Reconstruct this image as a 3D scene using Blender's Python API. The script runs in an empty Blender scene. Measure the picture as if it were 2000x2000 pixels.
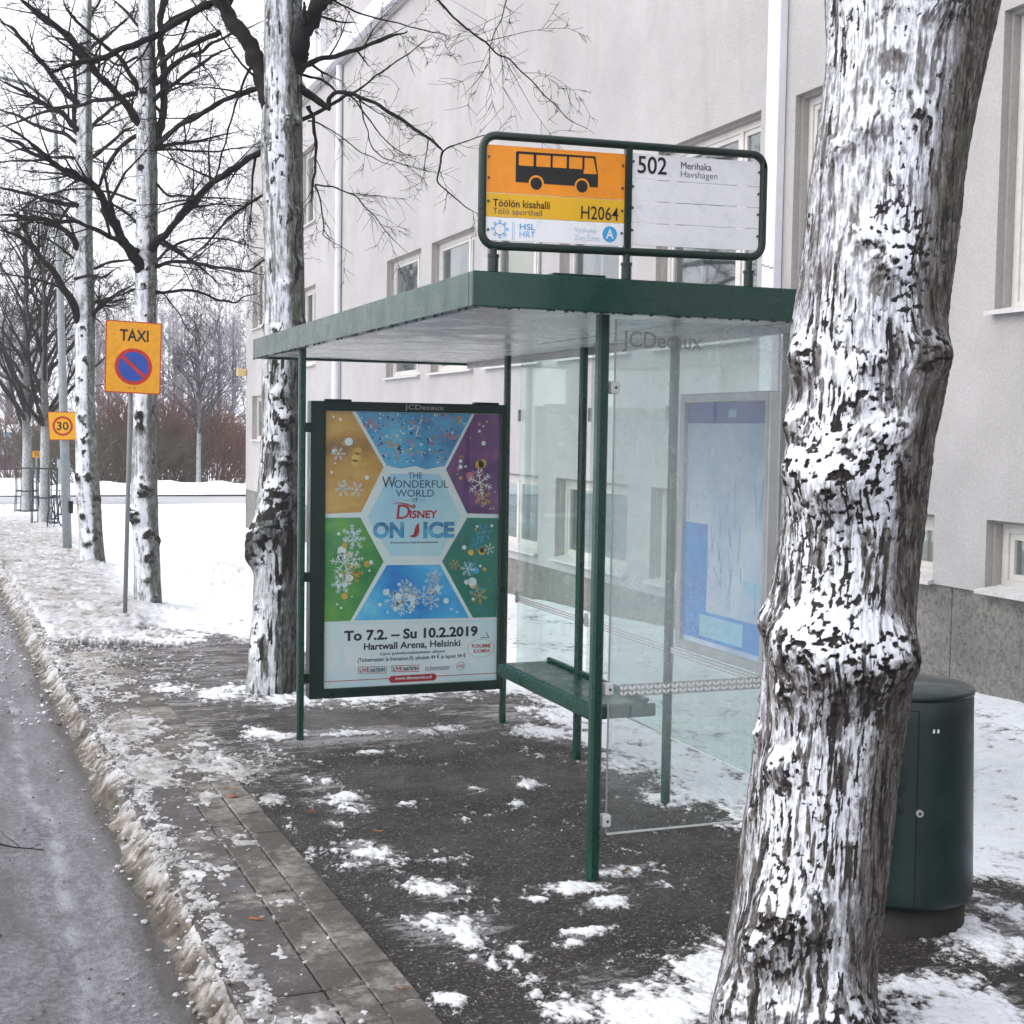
import bpy, math, random
import numpy as np
from mathutils import Vector, Matrix

# ------------------------------------------------------------------ camera, sky, sun, exposure
sc = bpy.context.scene
COL = sc.collection
EYE = 1.95
FOC = 2700.0            # focal length for a 2000 px wide picture
def _basis():
    u = np.array([-1020.0, -175.0, FOC]); u /= np.linalg.norm(u)
    h = np.array([1, .0155, 0.0]); v = h - u * (h @ u); v /= np.linalg.norm(v)
    w = np.cross(v, u)
    if w[1] > 0: w = -w
    return np.stack([v, u, w])
RB = _basis()
cam = bpy.data.cameras.new('camera'); camo = bpy.data.objects.new('camera', cam); COL.objects.link(camo)
cam.sensor_width = 36; cam.lens = 36 * FOC / 2000; cam.clip_start = .05; cam.clip_end = 3000
_r = RB @ np.array([1, 0, 0.]); _u = RB @ np.array([0, -1, 0.]); _f = RB @ np.array([0, 0, 1.])
camo.matrix_world = Matrix(((_r[0], _u[0], -_f[0], 0), (_r[1], _u[1], -_f[1], 0), (_r[2], _u[2], -_f[2], EYE), (0, 0, 0, 1)))
sc.camera = camo

world = bpy.data.worlds.new('World'); sc.world = world; world.use_nodes = True
wt = world.node_tree; bgn = wt.nodes['Background']
sky = wt.nodes.new('ShaderNodeTexSky'); sky.sky_type = 'NISHITA'; sky.sun_disc = False
SUN_EL, SUN_ROT = math.radians(34), math.radians(-78)
sky.sun_elevation = SUN_EL; sky.sun_rotation = SUN_ROT; sky.dust_density = 4; sky.air_density = 1.2
cloud = wt.nodes.new('ShaderNodeTexNoise'); cloud.inputs['Scale'].default_value = 1.6; cloud.inputs['Detail'].default_value = 5
ramp = wt.nodes.new('ShaderNodeValToRGB')
ramp.color_ramp.elements[0].position = .3; ramp.color_ramp.elements[0].color = (9.0, 9.15, 9.9, 1)
ramp.color_ramp.elements[1].position = .7; ramp.color_ramp.elements[1].color = (10.4, 10.4, 10.8, 1)
wmix = wt.nodes.new('ShaderNodeMix'); wmix.data_type = 'RGBA'; wmix.inputs['Factor'].default_value = .93
wt.links.new(cloud.outputs['Fac'], ramp.inputs['Fac'])
wt.links.new(sky.outputs['Color'], wmix.inputs['A']); wt.links.new(ramp.outputs['Color'], wmix.inputs['B'])
wt.links.new(wmix.outputs['Result'], bgn.inputs['Color']); bgn.inputs['Strength'].default_value = .1
sun = bpy.data.lights.new('sun', 'SUN'); sun.energy = 1.25; sun.angle = math.radians(45); sun.color = (1, .97, .93)
suno = bpy.data.objects.new('sun', sun); COL.objects.link(suno)
_sd = Vector((math.sin(SUN_ROT) * math.cos(SUN_EL), math.cos(SUN_ROT) * math.cos(SUN_EL), math.sin(SUN_EL)))
suno.rotation_euler = _sd.to_track_quat('Z', 'Y').to_euler()
vs = sc.view_settings; vs.view_transform = 'Standard'; vs.look = 'None'; vs.exposure = 0.86; vs.gamma = 1.0
vs.use_curve_mapping = False
sc.render.engine = 'CYCLES'
sc.cycles.max_bounces = 6; sc.cycles.transparent_max_bounces = 16; sc.cycles.diffuse_bounces = 3
sc.cycles.use_denoising = True

# ------------------------------------------------------------------ numeric helpers
def ray(x, y):
    return RB @ np.array([x - 1000.0, y - 1000.0, FOC])
def at_x(x, y, X):
    d = ray(x, y); t = X / d[0]; return np.array([X, d[1] * t, d[2] * t + EYE])
def at_y(x, y, Y):
    d = ray(x, y); t = Y / d[1]; return np.array([d[0] * t, Y, d[2] * t + EYE])
def at_z(x, y, z):
    d = ray(x, y); t = (z - EYE) / d[2]; return d * t + np.array([0, 0, EYE])
def sstep(a, b, x):
    t = np.clip((x - a) / (b - a), 0, 1); return t * t * (3 - 2 * t)
def G(x, y):
    """height of the ground"""
    y = np.asarray(y, float); x = np.asarray(x, float)
    s = y - 8.0
    soft = np.where(s > 30, s, np.log1p(np.exp(np.clip(s, -30, 30) / 1.0)) * 1.0)
    z = -.0285 * soft
    z = -.92 + (z + .92) * (z > -.92)
    z = z + .16 * sstep(4.3, 6.3, x) * np.clip((17 - y) / 9, 0, 1.1)
    z = z + 16 * sstep(95, 330, y) + 3.0 * sstep(80, 400, y)
    return z
def on_ground(x, y):
    z = 0.0
    for _ in range(40):
        p = at_z(x, y, z); z = .5 * z + .5 * float(G(p[0], p[1]))
    return at_z(x, y, z)
def xk(y):
    """outer edge of the kerb"""
    return .72 - .033 * (np.asarray(y, float) - 6)

def _hash(ix, iy, iz, seed):
    n = (ix.astype(np.int64) * 374761393 + iy.astype(np.int64) * 668265263 + iz.astype(np.int64) * 1274126177 + seed * 1013904223) & 0xffffffff
    n = ((n ^ (n >> 13)) * 1103515245) & 0xffffffff
    n = ((n ^ (n >> 16)) * 2246822519) & 0xffffffff
    return ((n ^ (n >> 15)) & 0xffff) / 65535.0
def noise3(x, y, z=0.0, seed=0):
    x, y, z = np.broadcast_arrays(np.asarray(x, float), np.asarray(y, float), np.asarray(z, float))
    ix, iy, iz = np.floor(x), np.floor(y), np.floor(z)
    fx, fy, fz = x - ix, y - iy, z - iz
    fx = fx * fx * (3 - 2 * fx); fy = fy * fy * (3 - 2 * fy); fz = fz * fz * (3 - 2 * fz)
    r = 0
    for a in (0, 1):
        for b in (0, 1):
            for c in (0, 1):
                w = (fx if a else 1 - fx) * (fy if b else 1 - fy) * (fz if c else 1 - fz)
                r = r + w * _hash(ix + a, iy + b, iz + c, seed)
    return r
def noise2(x, y, seed=0):
    x, y = np.broadcast_arrays(np.asarray(x, float), np.asarray(y, float))
    ix, iy = np.floor(x), np.floor(y)
    fx, fy = x - ix, y - iy
    fx = fx * fx * (3 - 2 * fx); fy = fy * fy * (3 - 2 * fy)
    z = np.zeros_like(ix); r = 0
    for a in (0, 1):
        for b in (0, 1):
            r = r + (fx if a else 1 - fx) * (fy if b else 1 - fy) * _hash(ix + a, iy + b, z, seed)
    return r
def fbm2(x, y, oct=4, seed=0):
    r, a, t = 0, 1.0, 0
    for o in range(oct):
        r = r + a * noise2(x * 2 ** o, y * 2 ** o, seed + o * 7); t += a; a *= .5
    return r / t
def cells2(x, y, seed=0):
    """rounded clods: 1 at a cell centre, 0 at its rim"""
    x, y = np.broadcast_arrays(np.asarray(x, float), np.asarray(y, float)); ix, iy = np.floor(x), np.floor(y); z = np.zeros_like(ix)
    best = np.full(x.shape, 9.0)
    for a in (-1, 0, 1):
        for b in (-1, 0, 1):
            px = ix + a + _hash(ix + a, iy + b, z, seed); py = iy + b + _hash(ix + a, iy + b, z, seed + 5)
            best = np.minimum(best, (px - x) ** 2 + (py - y) ** 2)
    return np.sqrt(np.clip(1 - best * 1.6, 0, 1))
def fbm3(x, y, z, oct=4, seed=0):
    r, a, t = 0, 1.0, 0
    for o in range(oct):
        r = r + a * noise3(x * 2 ** o, y * 2 ** o, z * 2 ** o, seed + o * 7); t += a; a *= .5
    return r / t

# ------------------------------------------------------------------ objects
def tag(o, label=None, cat=None, group=None, kind=None):
    if label: o['label'] = label
    if cat: o['category'] = cat
    if group: o['group'] = group
    if kind: o['kind'] = kind
    return o
def link(name, me, parent=None):
    o = bpy.data.objects.new(name, me); COL.objects.link(o)
    if parent is not None: o.parent = parent
    return o
def empty(name, loc=(0, 0, 0), **kw):
    o = bpy.data.objects.new(name, None); o.empty_display_size = .2; COL.objects.link(o)
    o.location = loc
    return tag(o, **kw)
def np_mesh(name, V, Fq, mat, smooth=True, attrs=None):
    """mesh from numpy arrays; Fq is (n,3) or (n,4)"""
    me = bpy.data.meshes.new(name)
    V = np.asarray(V, np.float32); Fq = np.asarray(Fq, np.int32)
    k = Fq.shape[1]; n = len(Fq)
    me.vertices.add(len(V)); me.vertices.foreach_set('co', V.ravel())
    me.loops.add(n * k); me.loops.foreach_set('vertex_index', Fq.ravel())
    me.polygons.add(n); me.polygons.foreach_set('loop_start', np.arange(0, n * k, k, dtype=np.int32))
    try: me.polygons.foreach_set('loop_total', np.full(n, k, np.int32))
    except Exception: pass
    me.polygons.foreach_set('use_smooth', np.full(n, smooth, bool))
    for an, av in (attrs or {}).items():
        a = me.attributes.new(an, 'FLOAT', 'POINT'); a.data.foreach_set('value', np.asarray(av, np.float32).ravel())
    me.update(calc_edges=True); me.materials.append(mat)
    return me
def grid_faces(nr, nc):
    i = np.arange(nr - 1)[:, None] * nc + np.arange(nc - 1)[None, :]
    i = i.ravel()
    return np.stack([i, i + 1, i + nc + 1, i + nc], 1)

class MB:
    """collects simple solids and builds ONE mesh object"""
    def __init__(s): s.v = []; s.f = []
    def add(s, vs, fs):
        b = len(s.v); s.v += [tuple(map(float, p)) for p in vs]; s.f += [tuple(b + i for i in f) for f in fs]; return s
    def box(s, a, b, bev=0.0):
        x0, y0, z0 = a; x1, y1, z1 = b
        if bev <= 0:
            return s.add([(x0, y0, z0), (x1, y0, z0), (x1, y1, z0), (x0, y1, z0), (x0, y0, z1), (x1, y0, z1), (x1, y1, z1), (x0, y1, z1)],
                         [(0, 3, 2, 1), (4, 5, 6, 7), (0, 1, 5, 4), (1, 2, 6, 5), (2, 3, 7, 6), (3, 0, 4, 7)])
        c = bev
        vs = []
        for (z, i) in ((z0, c), (z0 + c, 0), (z1 - c, 0), (z1, c)):
            X0, X1, Y0, Y1 = x0 + i, x1 - i, y0 + i, y1 - i
            k = c if i == 0 else c * .4
            vs += [(X0 + k, Y0, z), (X1 - k, Y0, z), (X1, Y0 + k, z), (X1, Y1 - k, z), (X1 - k, Y1, z), (X0 + k, Y1, z), (X0, Y1 - k, z), (X0, Y0 + k, z)]
        fs = [tuple(range(7, -1, -1)), tuple(range(24, 32))]
        for r in range(3):
            for j in range(8):
                fs.append((r * 8 + j, r * 8 + (j + 1) % 8, r * 8 + 8 + (j + 1) % 8, r * 8 + 8 + j))
        return s.add(vs, fs)
    def tube(s, pts, r, n=8, caps=True, ref=None):
        pts = [Vector(p) for p in pts]; rs = r if hasattr(r, '__len__') else [r] * len(pts)
        vs = []; fs = []
        for i, p in enumerate(pts):
            t = (pts[min(i + 1, len(pts) - 1)] - pts[max(i - 1, 0)]).normalized()
            a = Vector(ref) if ref else (Vector((0, 0, 1)) if abs(t.z) < .9 else Vector((1, 0, 0)))
            e = t.cross(a).normalized(); g = t.cross(e)
            for k in range(n):
                th = 2 * math.pi * k / n
                vs.append(p + (e * math.cos(th) + g * math.sin(th)) * rs[i])
        for i in range(len(pts) - 1):
            for k in range(n):
                fs.append((i * n + k, i * n + (k + 1) % n, (i + 1) * n + (k + 1) % n, (i + 1) * n + k))
        if caps:
            fs.append(tuple(range(n - 1, -1, -1))); fs.append(tuple(range((len(pts) - 1) * n, len(pts) * n)))
        return s.add(vs, fs)
    def poly(s, pts): return s.add(pts, [tuple(range(len(pts)))])
    def prism(s, pts, d):
        """closed outline pts extruded by vector d"""
        n = len(pts); d = Vector(d)
        vs = [Vector(p) for p in pts] + [Vector(p) + d for p in pts]
        fs = [tuple(range(n - 1, -1, -1)), tuple(range(n, 2 * n))] + [(i, (i + 1) % n, n + (i + 1) % n, n + i) for i in range(n)]
        return s.add(vs, fs)
    def build(s, name, m, parent=None, smooth=False, label=None):
        me = bpy.data.meshes.new(name); me.from_pydata(s.v, [], s.f); me.materials.append(m)
        if smooth: me.polygons.foreach_set('use_smooth', [True] * len(me.polygons))
        me.update(); o = link(name, me, parent)
        if label: o['label'] = label
        return o
def dup_part(o, parent, loc=(0, 0, 0)):
    c = o.copy(); COL.objects.link(c); c.parent = parent; c.location = loc; return c
def copy_tree(o, parent=None):
    c = o.copy(); COL.objects.link(c); c.parent = parent
    for ch in list(o.children): copy_tree(ch, c)
    return c

# ------------------------------------------------------------------ materials
def new_mat(name):
    m = bpy.data.materials.new(name); m.use_nodes = True
    nt = m.node_tree; b = nt.nodes['Principled BSDF']
    return m, nt, b
def nd(nt, t, **kw):
    n = nt.nodes.new(t)
    for k, v in kw.items():
        if k in n.inputs: n.inputs[k].default_value = v
        else: setattr(n, k, v)
    return n
def objcoord(nt, scale=(1, 1, 1)):
    g = nt.nodes.new('ShaderNodeNewGeometry'); mp = nt.nodes.new('ShaderNodeMapping'); mp.inputs['Scale'].default_value = scale
    nt.links.new(g.outputs['Position'], mp.inputs['Vector']); return mp.outputs['Vector']
def noise_node(nt, vec, scale, detail=4, rough=.6, dist=0.0):
    n = nt.nodes.new('ShaderNodeTexNoise'); n.inputs['Scale'].default_value = scale; n.inputs['Detail'].default_value = detail
    n.inputs['Roughness'].default_value = rough; n.inputs['Distortion'].default_value = dist
    if vec is not None: nt.links.new(vec, n.inputs['Vector'])
    return n.outputs['Fac']
def ramp_node(nt, fac, stops):
    r = nt.nodes.new('ShaderNodeValToRGB'); e = r.color_ramp.elements
    while len(e) < len(stops): e.new(.5)
    for i, (p, c) in enumerate(stops):
        e[i].position = p; e[i].color = (c, c, c, 1) if not hasattr(c, '__len__') else (*c, 1)
    nt.links.new(fac, r.inputs['Fac']); return r.outputs['Color']
def mix_node(nt, fac, a, b, mode='MIX'):
    m = nt.nodes.new('ShaderNodeMix'); m.data_type = 'RGBA'; m.blend_type = mode
    for s, v in (('Factor', fac), ('A', a), ('B', b)):
        if hasattr(v, 'is_linked'): nt.links.new(v, m.inputs[s])
        elif s == 'Factor': m.inputs[s].default_value = v
        else: m.inputs[s].default_value = (*v, 1)
    return m.outputs['Result']
def math_node(nt, op, a, b=None):
    m = nt.nodes.new('ShaderNodeMath'); m.operation = op
    for i, v in enumerate((a, b)):
        if v is None: continue
        if hasattr(v, 'is_linked'): nt.links.new(v, m.inputs[i])
        else: m.inputs[i].default_value = v
    return m.outputs[0]
def bump(nt, b, h, strength=.3, dist=.01):
    n = nt.nodes.new('ShaderNodeBump'); n.inputs['Strength'].default_value = strength; n.inputs['Distance'].default_value = dist
    nt.links.new(h, n.inputs['Height']); nt.links.new(n.outputs['Normal'], b.inputs['Normal'])
def paint(name, col, rough=.45, var=.12, scale=6, spec=.5, metal=0.0, bumps=.0, grime=None):
    m, nt, b = new_mat(name); v = objcoord(nt)
    f = noise_node(nt, v, scale, 5)
    lo = tuple(c * (1 - var) for c in col); hi = tuple(min(1, c * (1 + var)) for c in col)
    c = ramp_node(nt, f, [(.3, lo), (.7, hi)])
    if grime:
        g = ramp_node(nt, noise_node(nt, v, scale * 3.1, 6, .7), [(.5, 0), (.75, grime[1])])
        c = mix_node(nt, g, c, grime[0])
    nt.links.new(c, b.inputs['Base Color'])
    r = ramp_node(nt, noise_node(nt, v, scale * 2.3, 4), [(.3, max(0, rough - .1)), (.7, min(1, rough + .12))])
    nt.links.new(r, b.inputs['Roughness']); b.inputs['Specular IOR Level'].default_value = spec; b.inputs['Metallic'].default_value = metal
    if bumps: bump(nt, b, noise_node(nt, v, 90, 4), bumps, .004)
    return m
def attr(nt, name):
    a = nt.nodes.new('ShaderNodeAttribute'); a.attribute_name = name; return a.outputs['Fac']

M = {}
M['green'] = paint('green_paint', (.0055, .046, .033), .27, .08, 3, .55, bumps=.12)
M['green_dark'] = paint('dark_green_paint', (.004, .022, .016), .35, .2, 4, .45, grime=((.03, .045, .04), .25))
M['bin_green'] = paint('bin_green', (.010, .024, .024), .36, .22, 3, .4, grime=((.03, .045, .045), .3))
M['ceiling'] = paint('ceiling_white', (.66, .66, .64), .26, .05, 1.5, .6, grime=((.45, .45, .43), .2))
M['alu'] = paint('aluminium', (.45, .46, .46), .4, .1, 8, .5, .4)
M['white_clip'] = paint('white_plastic', (.65, .68, .67), .5, .08, 20)
M['black'] = paint('black_print', (.008, .008, .009), .6, 0, 10)
M['dark_iron'] = paint('dark_iron', (.02, .02, .022), .6, .2, 10)
M['screw'] = paint('screw', (.10, .09, .08), .5, .3, 20, metal=.5)
M['sign_orange'] = paint('sign_orange', (.90, .30, .010), .45, .06, 6, grime=((.55, .25, .05), .45))
M['sign_yellow'] = paint('sign_yellow', (.80, .45, .012), .45, .05, 6, grime=((.6, .4, .1), .3))
M['sign_white'] = paint('sign_white', (.88, .88, .91), .4, .03, 6, grime=((.55, .55, .56), .4))
M['road_orange'] = paint('road_sign_orange', (.83, .36, .012), .5, .10, 9, grime=((.45, .20, .02), .5))
M['road_orange2'] = paint('road_sign_orange_bright', (.90, .44, .012), .5, .04, 9)
M['sign_red'] = paint('sign_red', (.50, .025, .012), .5, .1, 9)
M['sign_blue'] = paint('sign_blue', (.02, .07, .38), .5, .08, 9)
M['hsl_blue'] = paint('light_blue_print', (.05, .36, .72), .5, 0, 9)
M['pale_blue_print'] = paint('pale_blue_print', (.42, .58, .72), .5, 0, 9)
M['white_print'] = paint('white_print', (.8, .8, .82), .5, 0, 9)
M['grey_print'] = paint('grey_print', (.35, .37, .36), .5, 0, 9)
M['grey_dark_print'] = paint('dark_grey_print', (.10, .10, .11), .5, 0, 9)
M['galv'] = paint('galvanised_steel', (.30, .34, .36), .5, .15, 5, .5, .3, grime=((.2, .2, .2), .4))
M['galv_dark'] = paint('grey_sign_post', (.19, .19, .21), .55, .12, 8, grime=((.3, .3, .32), .4))
M['concrete'] = paint('concrete_foot', (.3, .29, .28), .8, .2, 12)
M['frame_white'] = paint('window_frame_white', (.62, .60, .57), .55, .07, 5, grime=((.40, .37, .33), .5))
M['sill_metal'] = paint('sill_metal', (.58, .57, .57), .5, .1, 8, grime=((.30, .27, .25), .5))
M['downpipe'] = paint('downpipe', (.72, .73, .78), .4, .05, 4, grime=((.5, .48, .5), .3))
M['seam'] = paint('seam_line', (.004, .004, .004), .8, 0, 4)
M['interior'] = paint('dark_interior', (.10, .11, .11), .9, .3, 2)
M['curtain'] = paint('grey_curtain', (.40, .41, .38), .9, .2, 6)
M['blind_pale'] = paint('pale_blind', (.33, .42, .40), .9, .08, 4)
M['blind_yellow'] = paint('yellow_blind', (.58, .47, .20), .9, .12, 5)
M['lamp_yellow'] = paint('yellow_box', (.65, .48, .22), .6, .1, 5)
M['shed_blue'] = paint('shed_blue', (.32, .45, .55), .7, .1, 1)
M['shed_dark'] = paint('shed_dark', (.05, .06, .09), .7, .2, 1)
M['tyre'] = paint('tyre', (.012, .012, .013), .8, .2, 10)

def stucco(name, base, stain):
    m, nt, b = new_mat(name); v = objcoord(nt); vs_ = objcoord(nt, (1, 1.3, .10))
    f = ramp_node(nt, noise_node(nt, vs_, .9, 3, .5), [(.3, tuple(c * .93 for c in base)), (.7, base)])
    f2 = ramp_node(nt, noise_node(nt, v, .8, 8, .72), [(.32, .82), (.62, 1.0)])
    c = mix_node(nt, 1.0, f, f2, 'MULTIPLY')
    s = ramp_node(nt, noise_node(nt, objcoord(nt, (1, 2.0, .25)), 1.3, 5, .6), [(.55, 0), (.85, .45)])
    c = mix_node(nt, s, c, stain)
    fine = ramp_node(nt, noise_node(nt, v, 38, 6, .85), [(.36, .84), (.64, 1.08)])
    c = mix_node(nt, 1.0, c, fine, 'MULTIPLY')
    nt.links.new(c, b.inputs['Base Color']); b.inputs['Roughness'].default_value = .9
    bump(nt, b, noise_node(nt, v, 50, 6, .8), .7, .012)
    return m
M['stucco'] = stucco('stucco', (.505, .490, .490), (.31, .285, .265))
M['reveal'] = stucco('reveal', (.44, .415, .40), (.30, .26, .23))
def granite(name, lo, mid, hi, sc_=55):
    m, nt, b = new_mat(name); v = objcoord(nt)
    c = ramp_node(nt, noise_node(nt, v, sc_, 6, .8), [(.36, lo), (.46, mid), (.62, hi)])
    d = ramp_node(nt, noise_node(nt, v, 2.2, 5), [(.3, .72), (.7, 1.12)])
    c = mix_node(nt, 1.0, c, d, 'MULTIPLY')
    nt.links.new(c, b.inputs['Base Color']); b.inputs['Roughness'].default_value = .7
    bump(nt, b, noise_node(nt, v, 60, 4), .3, .004); return m
M['plinth'] = granite('plinth_stone', (.07, .065, .06), (.17, .165, .155), (.25, .24, .22), 26)
M['kerb'] = granite('kerb_granite', (.07, .065, .075), (.115, .11, .125), (.17, .16, .18), 60)
M['slab'] = granite('paving_slab_stone', (.06, .055, .048), (.125, .12, .105), (.20, .19, .17), 45)

def slab_grit(m):
    nt = m.node_tree; b = nt.nodes['Principled BSDF']; src = b.inputs['Base Color'].links[0].from_socket; v = objcoord(nt)
    big = ramp_node(nt, noise_node(nt, v, 2.2, 7, .7), [(.34, .25), (.50, 1)])
    g = ramp_node(nt, math_node(nt, 'ADD', noise_node(nt, v, 38, 6, .88), math_node(nt, 'MULTIPLY', big, .16)), [(.52, 0), (.62, .95)])
    c = mix_node(nt, math_node(nt, 'MULTIPLY', big, g), src, (.055, .047, .042))
    sl_ = ramp_node(nt, math_node(nt, 'ADD', math_node(nt, 'MULTIPLY', noise_node(nt, v, 2.0, 6, .7), .7), math_node(nt, 'MULTIPLY', noise_node(nt, v, 19, 7, .8), .5)), [(.60, 0), (.68, .45), (.78, .75)])
    c = mix_node(nt, sl_, mix_node(nt, math_node(nt, 'MULTIPLY', big, g), src, (.055, .047, .042)), (.36, .34, .31))
    nt.links.new(c, b.inputs['Base Color'])
slab_grit(M['slab']); slab_grit(M['kerb'])
def snow_mat():
    m, nt, b = new_mat('snow'); v = objcoord(nt)
    dirt = attr(nt, 'dirt')
    n1 = noise_node(nt, v, 9, 8, .75)
    white = ramp_node(nt, noise_node(nt, v, 1.7, 6), [(.3, (.76, .79, .85)), (.7, (.88, .90, .94))])
    brown = ramp_node(nt, n1, [(.34, (.085, .070, .052)), (.48, (.20, .178, .15)), (.64, (.37, .345, .31))])
    fac = math_node(nt, 'MULTIPLY', dirt, ramp_node(nt, n1, [(.30, 1.0), (.75, .60)]))
    fac = math_node(nt, 'MINIMUM', fac, 1.0)
    c = mix_node(nt, fac, white, brown)
    c = mix_node(nt, math_node(nt, 'MINIMUM', math_node(nt, 'MULTIPLY', math_node(nt, 'MAXIMUM', math_node(nt, 'SUBTRACT', dirt, 1.0), 0.0), 1.7), .9), c, (.055, .045, .034))
    speck = ramp_node(nt, noise_node(nt, v, 38, 3, .6), [(.63, 0), (.69, .75)])
    speck = math_node(nt, 'MULTIPLY', speck, ramp_node(nt, noise_node(nt, v, 1.3, 3), [(.4, .1), (.7, 1)]))
    c = mix_node(nt, speck, c, (.10, .09, .08))
    nt.links.new(c, b.inputs['Base Color']); b.inputs['Roughness'].default_value = .75
    b.inputs['Specular IOR Level'].default_value = .25
    bump(nt, b, noise_node(nt, v, 45, 6, .7), .5, .02); return m
M['snow'] = snow_mat()
def thin_snow():
    m = snow_mat(); m.name = 'thin_trodden_snow'; nt = m.node_tree; b = nt.nodes['Principled BSDF']; v = objcoord(nt)
    src = b.inputs['Base Color'].links[0].from_socket; cov = attr(nt, 'cover')
    n_ = math_node(nt, 'ADD', cov, math_node(nt, 'MULTIPLY', math_node(nt, 'SUBTRACT', noise_node(nt, v, 55, 6, .85), .5), 1.5))
    grey = ramp_node(nt, n_, [(.10, 1.0), (.55, .0)])
    nt.links.new(mix_node(nt, math_node(nt, 'MULTIPLY', grey, .75), src, (.30, .285, .28)), b.inputs['Base Color'])
    nt.links.new(ramp_node(nt, n_, [(.04, 0), (.22, 1)]), b.inputs['Alpha'])
    return m
M['thin_snow'] = thin_snow()

def far_snow():
    m, nt, b = new_mat('far_snow'); v = objcoord(nt)
    c = ramp_node(nt, noise_node(nt, v, .35, 7, .6), [(.3, (.74, .77, .83)), (.6, (.87, .89, .93))])
    nt.links.new(c, b.inputs['Base Color']); b.inputs['Roughness'].default_value = .85
    bump(nt, b, noise_node(nt, v, 3, 5), .4, .05); return m
M['far_snow'] = far_snow()

def asphalt_walk():
    m, nt, b = new_mat('gritty_asphalt'); v = objcoord(nt)
    big = ramp_node(nt, noise_node(nt, v, .9, 5, .6), [(.3, (.019, .016, .016)), (.7, (.046, .039, .037))])
    grit = ramp_node(nt, noise_node(nt, v, 42, 4, .95), [(.40, .30), (.50, .9), (.57, 1.9), (.65, 3.6)])
    c = mix_node(nt, 1.0, big, grit, 'MULTIPLY')
    lt = ramp_node(nt, noise_node(nt, v, 70, 2, .5), [(.64, 0), (.68, .9)])
    c = mix_node(nt, lt, c, (.34, .32, .30))
    br = math_node(nt, 'MULTIPLY', ramp_node(nt, noise_node(nt, v, 42, 3), [(.66, 0), (.72, 1)]), attr(nt, 'dirt'))
    c = mix_node(nt, br, c, (.16, .09, .06))
    # trodden thin slush film
    fn = math_node(nt, 'ADD', math_node(nt, 'MULTIPLY', noise_node(nt, objcoord(nt, (.8, 1.7, 1)), 15, 10, .86), 1.1), math_node(nt, 'MULTIPLY', noise_node(nt, objcoord(nt, (.7, 2.4, 1)), 3.2, 5, .7), .8))
    film = math_node(nt, 'ADD', math_node(nt, 'MULTIPLY', attr(nt, 'film'), .42), fn)
    film = ramp_node(nt, math_node(nt, 'SUBTRACT', film, .6), [(.60, 0), (.66, .55), (.80, .9)])
    c = mix_node(nt, film, c, (.50, .48, .49))
    nt.links.new(c, b.inputs['Base Color'])
    r = ramp_node(nt, noise_node(nt, v, 1.6, 6), [(.35, .24), (.65, .7)])
    nt.links.new(r, b.inputs['Roughness']); b.inputs['Specular IOR Level'].default_value = .4
    bump(nt, b, noise_node(nt, v, 55, 6, .85), 1.0, .025); return m
M['walk'] = asphalt_walk()

def road_mat():
    m, nt, b = new_mat('wet_icy_road'); v = objcoord(nt); st = objcoord(nt, (1, .16, 1))
    big = ramp_node(nt, noise_node(nt, st, 2.6, 8, .72), [(.28, (.080, .076, .083)), (.5, (.145, .14, .155)), (.74, (.24, .236, .262))])
    grit = ramp_node(nt, noise_node(nt, v, 30, 8, .85), [(.40, .45), (.5, 1.0), (.58, 1.8)])
    c = mix_node(nt, 1.0, big, grit, 'MULTIPLY')
    brown = ramp_node(nt, noise_node(nt, st, 3.4, 5), [(.60, 0), (.75, .5)])
    c = mix_node(nt, brown, c, (.062, .052, .045))
    ice = math_node(nt, 'MULTIPLY', attr(nt, 'film'), ramp_node(nt, noise_node(nt, objcoord(nt, (1, .45, 1)), 6, 8, .7), [(.42, 0), (.6, 1)]))
    c = mix_node(nt, ice, c, (.42, .43, .48))
    c = mix_node(nt, attr(nt, 'wet'), c, (.050, .044, .036))
    nt.links.new(c, b.inputs['Base Color'])
    r = ramp_node(nt, noise_node(nt, st, 3, 5), [(.35, .10), (.65, .42)])
    w = math_node(nt, 'MULTIPLY', r, math_node(nt, 'SUBTRACT', 1.0, math_node(nt, 'MULTIPLY', attr(nt, 'wet'), .75)))
    nt.links.new(w, b.inputs['Roughness'])
    h = math_node(nt, 'ADD', noise_node(nt, v, 60, 6, .8), math_node(nt, 'MULTIPLY', noise_node(nt, objcoord(nt, (1, .5, 1)), 14, 4), 2.0))
    bump(nt, b, h, .9, .018); return m
M['road'] = road_mat()
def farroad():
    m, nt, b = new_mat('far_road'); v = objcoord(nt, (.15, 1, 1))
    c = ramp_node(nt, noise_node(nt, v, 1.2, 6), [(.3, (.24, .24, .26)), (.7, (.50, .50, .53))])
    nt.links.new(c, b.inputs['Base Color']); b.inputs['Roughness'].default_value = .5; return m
M['far_road'] = farroad()

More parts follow.
